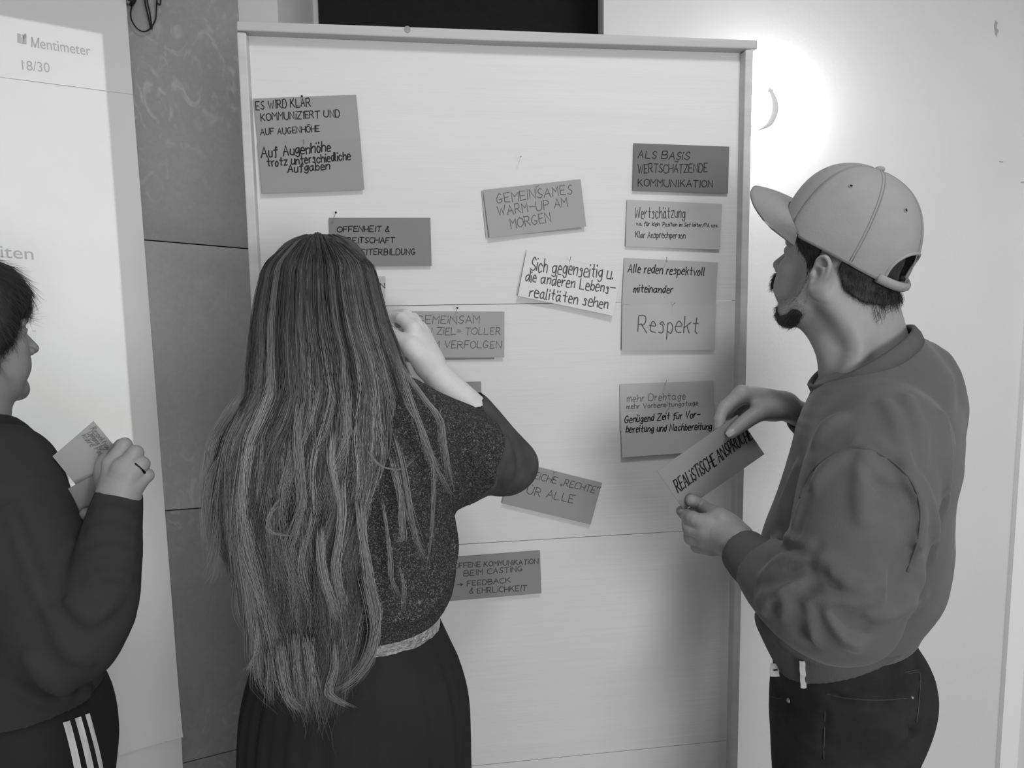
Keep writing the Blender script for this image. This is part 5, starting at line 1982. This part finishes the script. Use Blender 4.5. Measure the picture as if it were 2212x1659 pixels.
# right hand towards the camera, back of the hand seen
f2 = field_px(P3((170, 930, .98), (350, 1150, .98), (170, 1150, 1.15), (350, 930, 1.15)), .02, 0.0013)
hand(f2, (P3((240, 1160, 1.013), (250, 1110, 1.025), (254, 1078, 1.035)), [.028, .0265, .0255]),
     [(P3((246, 1070, 1.035), (240, 1035, 1.035), (243, 1002, 1.035)), [.0205, .015, .0115]),
      (P3((254, 1070, 1.03), (256, 1040, 1.026), (264, 1012, 1.026)), [.0205, .015, .0115]),
      (P3((262, 1072, 1.03), (270, 1048, 1.027), (281, 1026, 1.028)), [.0195, .0145, .011]),
      (P3((268, 1076, 1.033), (281, 1058, 1.033), (295, 1044, 1.036)), [.018, .013, .0105])],
     [(P3((243, 1002, 1.035), (268, 963, 1.045), (262, 962, 1.075), (246, 972, 1.088)), [.0128, .0105, .0090, .008]),
      (P3((264, 1012, 1.026), (292, 979, 1.036), (286, 980, 1.068), (268, 990, 1.085)), [.0130, .0106, .0092, .008]),
      (P3((281, 1026, 1.028), (306, 1003, 1.038), (300, 1004, 1.068), (282, 1014, 1.08)), [.0126, .0103, .0088, .0078]),
      (P3((295, 1044, 1.036), (317, 1027, 1.045), (312, 1027, 1.068), (298, 1036, 1.078)), [.0114, .0092, .0080, .0072])],
     (P3((240, 1060, 1.05), (226, 1030, 1.075), (224, 1004, 1.09), (234, 985, 1.096)), [.017, .0145, .012, .0095]))
lp_.append(f2.mesh(1))
# left hand: finger tips on the lower card
f3 = field_px(P3((130, 1060, 1.05), (240, 1180, 1.3)), .04, 0.0016)
hand(f3, (P3((150, 1215, 1.30), (160, 1180, 1.265), (168, 1160, 1.25)), [.03, .025, .023]),
     [(P3((168, 1160, 1.245), (180, 1140, 1.21)), [.022, .016]), (P3((168, 1160, 1.25), (192, 1145, 1.22)), [.022, .015]), (P3((165, 1160, 1.25), (200, 1152, 1.235)), [.02, .014])],
     [(P3((180, 1140, 1.21), (190, 1118, 1.165), (186, 1110, 1.125)), [.013, .011, .009]), (P3((192, 1145, 1.22), (206, 1122, 1.19), (206, 1108, 1.16)), [.013, .011, .009]), (P3((200, 1152, 1.235), (215, 1132, 1.21), (216, 1118, 1.18)), [.012, .010, .0085])],
     (P3((172, 1152, 1.22), (176, 1132, 1.13), (186, 1111, 1.076)), [.016, .0125, .0095]))
lp_.append(f3.mesh(1))
LF = np.array([math.cos(TH), math.sin(TH), 0])         # where she faces
LS = np.array([math.sin(TH), -math.cos(TH), 0])        # her right, towards the camera
lh = at(58, 1500, 1.24)
f4 = Field([lh[0] - .5, lh[1] - .4, 0], [lh[0] + .45, lh[1] + .4, 1.5], .013)
f4.loft([(at(-80, 940, 1.22), LS, .07, .055), (at(-50, 1010, 1.215), LS, .14, .085), (at(-10, 1150, 1.22), LS, .13, .09), (at(40, 1400, 1.24), LS, .115, .09), (lh, LS, .13, .10)], .03)
f4.chain(P3((-10, 1040, 1.08), (140, 1370, 1.0), (215, 1275, 1.0)), [.045, .036, .024], .03)
f4.chain(P3((10, 1030, 1.36), (80, 1240, 1.36), (150, 1210, 1.3)), [.04, .034, .028], .03)
lank = []
for sd in (-1, 1):
    hp = lh + LS * .085 * sd - UPV * .06
    an = np.array([hp[0], hp[1], .09]) + LS * .02 * sd
    f4.chain([hp, (hp + an) / 2 + LF * .02, an], [.055, .046, .036], .03)
    lank.append(an)
lp_.append(f4.mesh(2))
quads('body', join_meshes(lp_), M_skin, lady)

# black long-sleeved top
f5 = Field(at(-330, 1600, 1.1) - [.02, .3, 0], [at(330, 900, 1.1)[0] + .06, at(0, 900, 1.5)[1] + .12, at(0, 880, 1.2)[2] + .02], .0048)
l5 = lambda px, py, d, lat, fb_: (at(px, py, d), LS, lat, fb_)
f5.loft([l5(-82, 945, 1.22, .085, .07), l5(-62, 985, 1.22, .15, .098), l5(-38, 1060, 1.22, .175, .118), l5(-8, 1180, 1.22, .165, .130), l5(18, 1320, 1.235, .150, .128), l5(48, 1440, 1.245, .150, .120), l5(60, 1520, 1.252, .160, .122)], .02)
f5.chain(P3((-5, 1040, 1.09), (60, 1190, 1.035), (125, 1345, 1.0), (160, 1385, .995)), [.085, .076, .066, .054], .03)
f5.chain(P3((160, 1385, .995), (205, 1325, .99), (228, 1230, 1.0), (245, 1130, 1.02), (255, 1082, 1.035)), [.054, .051, .044, .036, .031], .02)
f5.chain(P3((0, 1030, 1.37), (70, 1250, 1.38), (130, 1230, 1.33), (154, 1192, 1.27), (178, 1158, 1.222), (184, 1146, 1.205)), [.075, .055, .046, .042, .037, .033], .03)
for pts, r, out in [([(215, 1105), (255, 1108), (290, 1125)], .006, .001), ([(200, 1150), (245, 1145), (285, 1160)], .006, .001), ([(195, 1200), (240, 1190), (280, 1200)], .007, .001), ([(200, 1250), (240, 1240), (275, 1250)], .007, .001),
                    ([(150, 1300), (200, 1330), (250, 1300)], .01, .002), ([(110, 1330), (150, 1400), (190, 1430)], .01, .002), ([(60, 1420), (120, 1480), (190, 1490)], .012, .002), ([(30, 1480), (110, 1520), (210, 1500)], .01, .002), ([(20, 1100), (70, 1240), (100, 1320)], .01, .001)]:
    f5.fold(pts, r, out, .014)
f5.noise(.0022, 26, 17)
f5.chain(P3((268, 950, 1.035), (263, 1000, 1.035)), [.05, .045], .003, 1, 'sub')
f5.cut(at(60, 1528, 1.25), -UPV)
f5.chain(P3((-80, 880, 1.22), (-80, 935, 1.22)), [.07, .066], .006, 1, 'sub')
top = quads('long_sleeved_top', f5.mesh(1), M_blk, lady)

# track pants and stripes
f6 = Field([lh[0] - .3, lh[1] - .3, .02], [lh[0] + .3, lh[1] + .3, lh[2] + .12], .006)
f6.loft([(at(57, 1490, 1.242), LS, .150, .115), (at(60, 1540, 1.252), LS, .168, .130), (at(66, 1620, 1.27), LS, .172, .134), (at(70, 1700, 1.29), LS, .165, .128)], .02)
for sd, an in zip((-1, 1), lank):
    hp = at(72, 1680, 1.285) + LS * .082 * sd
    f6.chain([hp, (hp + an) / 2 + LF * .02, an + UPV * .03], [.095, .075, .062], .03)
f6.noise(.002, 24, 19)
pants = quads('track_pants', f6.mesh(1), M_pants, lady)
for a0, a1, b0, b1 in [((136, 1561), (160, 1659), (151, 1556.5), (176, 1659)), ((161.5, 1552), (188.6, 1659), (175, 1547.6), (203, 1659)), ((184, 1543.8), (214, 1659), (193.7, 1540.5), (223.5, 1659))]:
    V, Fc = [], []
    n = 16
    for i in range(n + 1):
        t = i / n * 2.2
        bow = 5 * t * (1 - t)
        for k in range(4):
            s = k / 3
            x = (a0[0] + (a1[0] - a0[0]) * t) * (1 - s) + (b0[0] + (b1[0] - b0[0]) * t) * s + bow
            y = (a0[1] + (a1[1] - a0[1]) * t) * (1 - s) + (b0[1] + (b1[1] - b0[1]) * t) * s
            c = f6.hit(x, y)
            if c is None:
                c = V[-1] if V else at(x, y, 1.2)
            V.append(c - nrm(c - EYEP) * .0045)
    for i in range(n):
        for k in range(3):
            a = i * 4 + k
            Fc.append((a, a + 4, a + 5, a + 1))
    mesh('side_stripe', V, Fc, M_stripe, pants, True)
for an in lank:
    f = field_px([an, an + LF * .2], .09, .006)
    f.chain([an - UPV * .04 - LF * .03, an - UPV * .045 + LF * .07, an - UPV * .05 + LF * .15], [.042, .042, .034], .02)
    f.chain([an + UPV * .02, an - UPV * .02], [.048, .048], .02, 1)
    f.cut(np.array([0, 0, .004]), -UPV)
    quads('shoe', f.mesh(1), M_shoe, lady)
# ring
rc, ra = (at(281, 1026, 1.028) + at(306, 1003, 1.038)) / 2 + (at(306, 1003, 1.038) - at(281, 1026, 1.028)) * .18, nrm(at(306, 1003, 1.038) - at(281, 1026, 1.028))
e1 = nrm(np.cross(ra, UPV))
e2 = np.cross(ra, e1)
MB().tube([rc + (e1 * math.cos(w) + e2 * math.sin(w)) * .0118 for w in np.linspace(0, 2 * math.pi, 33)], .0022, 8, False).build('ring', M_ring, lady, True)
# face details
for y in (1, -1):
    MB().sphere(HL.p(.0795, .032 * y, -.0035), .0122 * .98, 8).build('eye', M_eye, lady, True)
rw = f1.like()
for y in (1, -1):
    rw.chain([HL.p(.099, .012 * y, .017), HL.p(.096, .03 * y, .022), HL.p(.080, .05 * y, .016)], [.004, .004, .002], .003)
quads('eyebrows', shell(f1, .0016, rw), M_hairbase, lady)
lash = [HL.p(.0915, -.026, .0005), HL.p(.0925, -.032, .000), HL.p(.088, -.040, -.002)]
MB().tube(lash, .0012, 6).build('eyelashes', M_hairbase, lady, True)
# short hair with a fringe
fh2 = Field(HL.p(0, 0, 0) - .17, HL.p(0, 0, 0) + .17, .003)
fh2.ell(HL.p(-.012, 0, .040), np.array([.112, .088, .098]) * .98, HL.R, .02)
fh2.ell(HL.p(.045, 0, .060), np.array([.062, .070, .055]) * .98, HL.R, .03)
for y in (1, -1):
    fh2.chain([HL.p(.035, .066 * y, .05), HL.p(.022, .074 * y, -.005), HL.p(-.005, .072 * y, -.045)], [.026, .022, .014], .02)
fh2.chain([HL.p(-.085, .04, -.03), HL.p(-.095, 0, -.05), HL.p(-.085, -.04, -.03)], [.035, .04, .035], .03)
fh2.ell(HL.p(.075, 0, -.012), np.array([.052, .060, .042]), HL.R, .012, 'sub')
fh2.noise(.002, 120, 4)
VQh = fh2.mesh(1)
lhair = quads('hair', VQh, M_hairbase, lady)


def lflow(p):
    q = (p - HL.O) @ HL.R
    d = np.stack([q[:, 0] * 6 + .25, q[:, 1] * 4, -np.ones(len(q)) * .8], 1)
    return d @ HL.R.T


P_, r_, t_ = fuzz(VQh[0], vnormals(*VQh), 6500, .034, lflow, 31, .12, .00016, 6)
strands('hair_strands', P_, r_, t_ * .8, M_hairs, lhair)
rgf = np.random.RandomState(8)
P_ = []
for i in range(420):
    y = rgf.uniform(-.05, .05)
    x0 = .102 - 4 * y * y
    l = rgf.uniform(.022, .046)
    P_.append([HL.p(x0 - .018 + .022 * math.sin(t * 1.9) - .004 * t, y * (1 + .1 * t), .066 - l * t + rgf.uniform(-.004, .004)) for t in np.linspace(0, 1, 7)])
strands('fringe', np.array(P_), np.full(len(P_), .00022), rgf.uniform(0, .8, len(P_)), M_hairs, lhair)

# the cards she holds
LC = Plane(at(190, 990, 1.105) * [1, 1, 0], math.radians(18))
cq = [LC.hit(x, y) for x, y in [(202, 909.5), (113.5, 985.5), (176, 1062), (266, 986)]]
o_ = MB().prism(LC, [tuple(q) for q in cq], -.0004, .0004).build('card', card_mat(0.62), None)
tag(o_, 'light grey square card tilted in the hand of the woman in black', 'card')
lw = [('Respektvoller', (196, 926), (238, 980), 8, 1.1, .46, .2), ('Umgang für', (189, 936), (220, 974), 8, 1.1, .46, .2), ('klare', (177, 941), (196, 965), 8, 1.1, .46, .2), ('Zeit', (228, 965), (246, 990), 8, 1.1, .46, .2), ('Pausen', (203, 970), (228, 1000), 8, 1.1, .46, .2)]
write(o_, lw, None, None, None, lambda p: LC.at(p[0], p[1], .0009), lambda x, y: LC.hit(x, y), random.Random(71))
LC2 = Plane(at(185, 1080, 1.088) * [1, 1, 0], math.radians(24))
V, Fc = [], []
q = [LC2.hit(x, y) for x, y in [(120, 1069), (228, 1014), (262, 1088), (160, 1149)]]
nn = 14
for e in (0, -.0007):
    for j in range(nn + 1):
        for i in range(nn + 1):
            u, v = i / nn, j / nn
            s = (q[0] * (1 - u) + q[1] * u) * (1 - v) + (q[3] * (1 - u) + q[2] * u) * v
            V.append(LC2.at(s[0], s[1], e - .018 * (u - .3) ** 2))
K_ = (nn + 1) ** 2
for j in range(nn):
    for i in range(nn):
        a = j * (nn + 1) + i
        Fc += [(a, a + nn + 1, a + nn + 2, a + 1), (K_ + a + 1, K_ + a + nn + 2, K_ + a + nn + 1, K_ + a)]
o_ = mesh('card', V, Fc, card_mat(0.50), None)
tag(o_, 'darker bent card below the light square card, held by the woman in black', 'card')
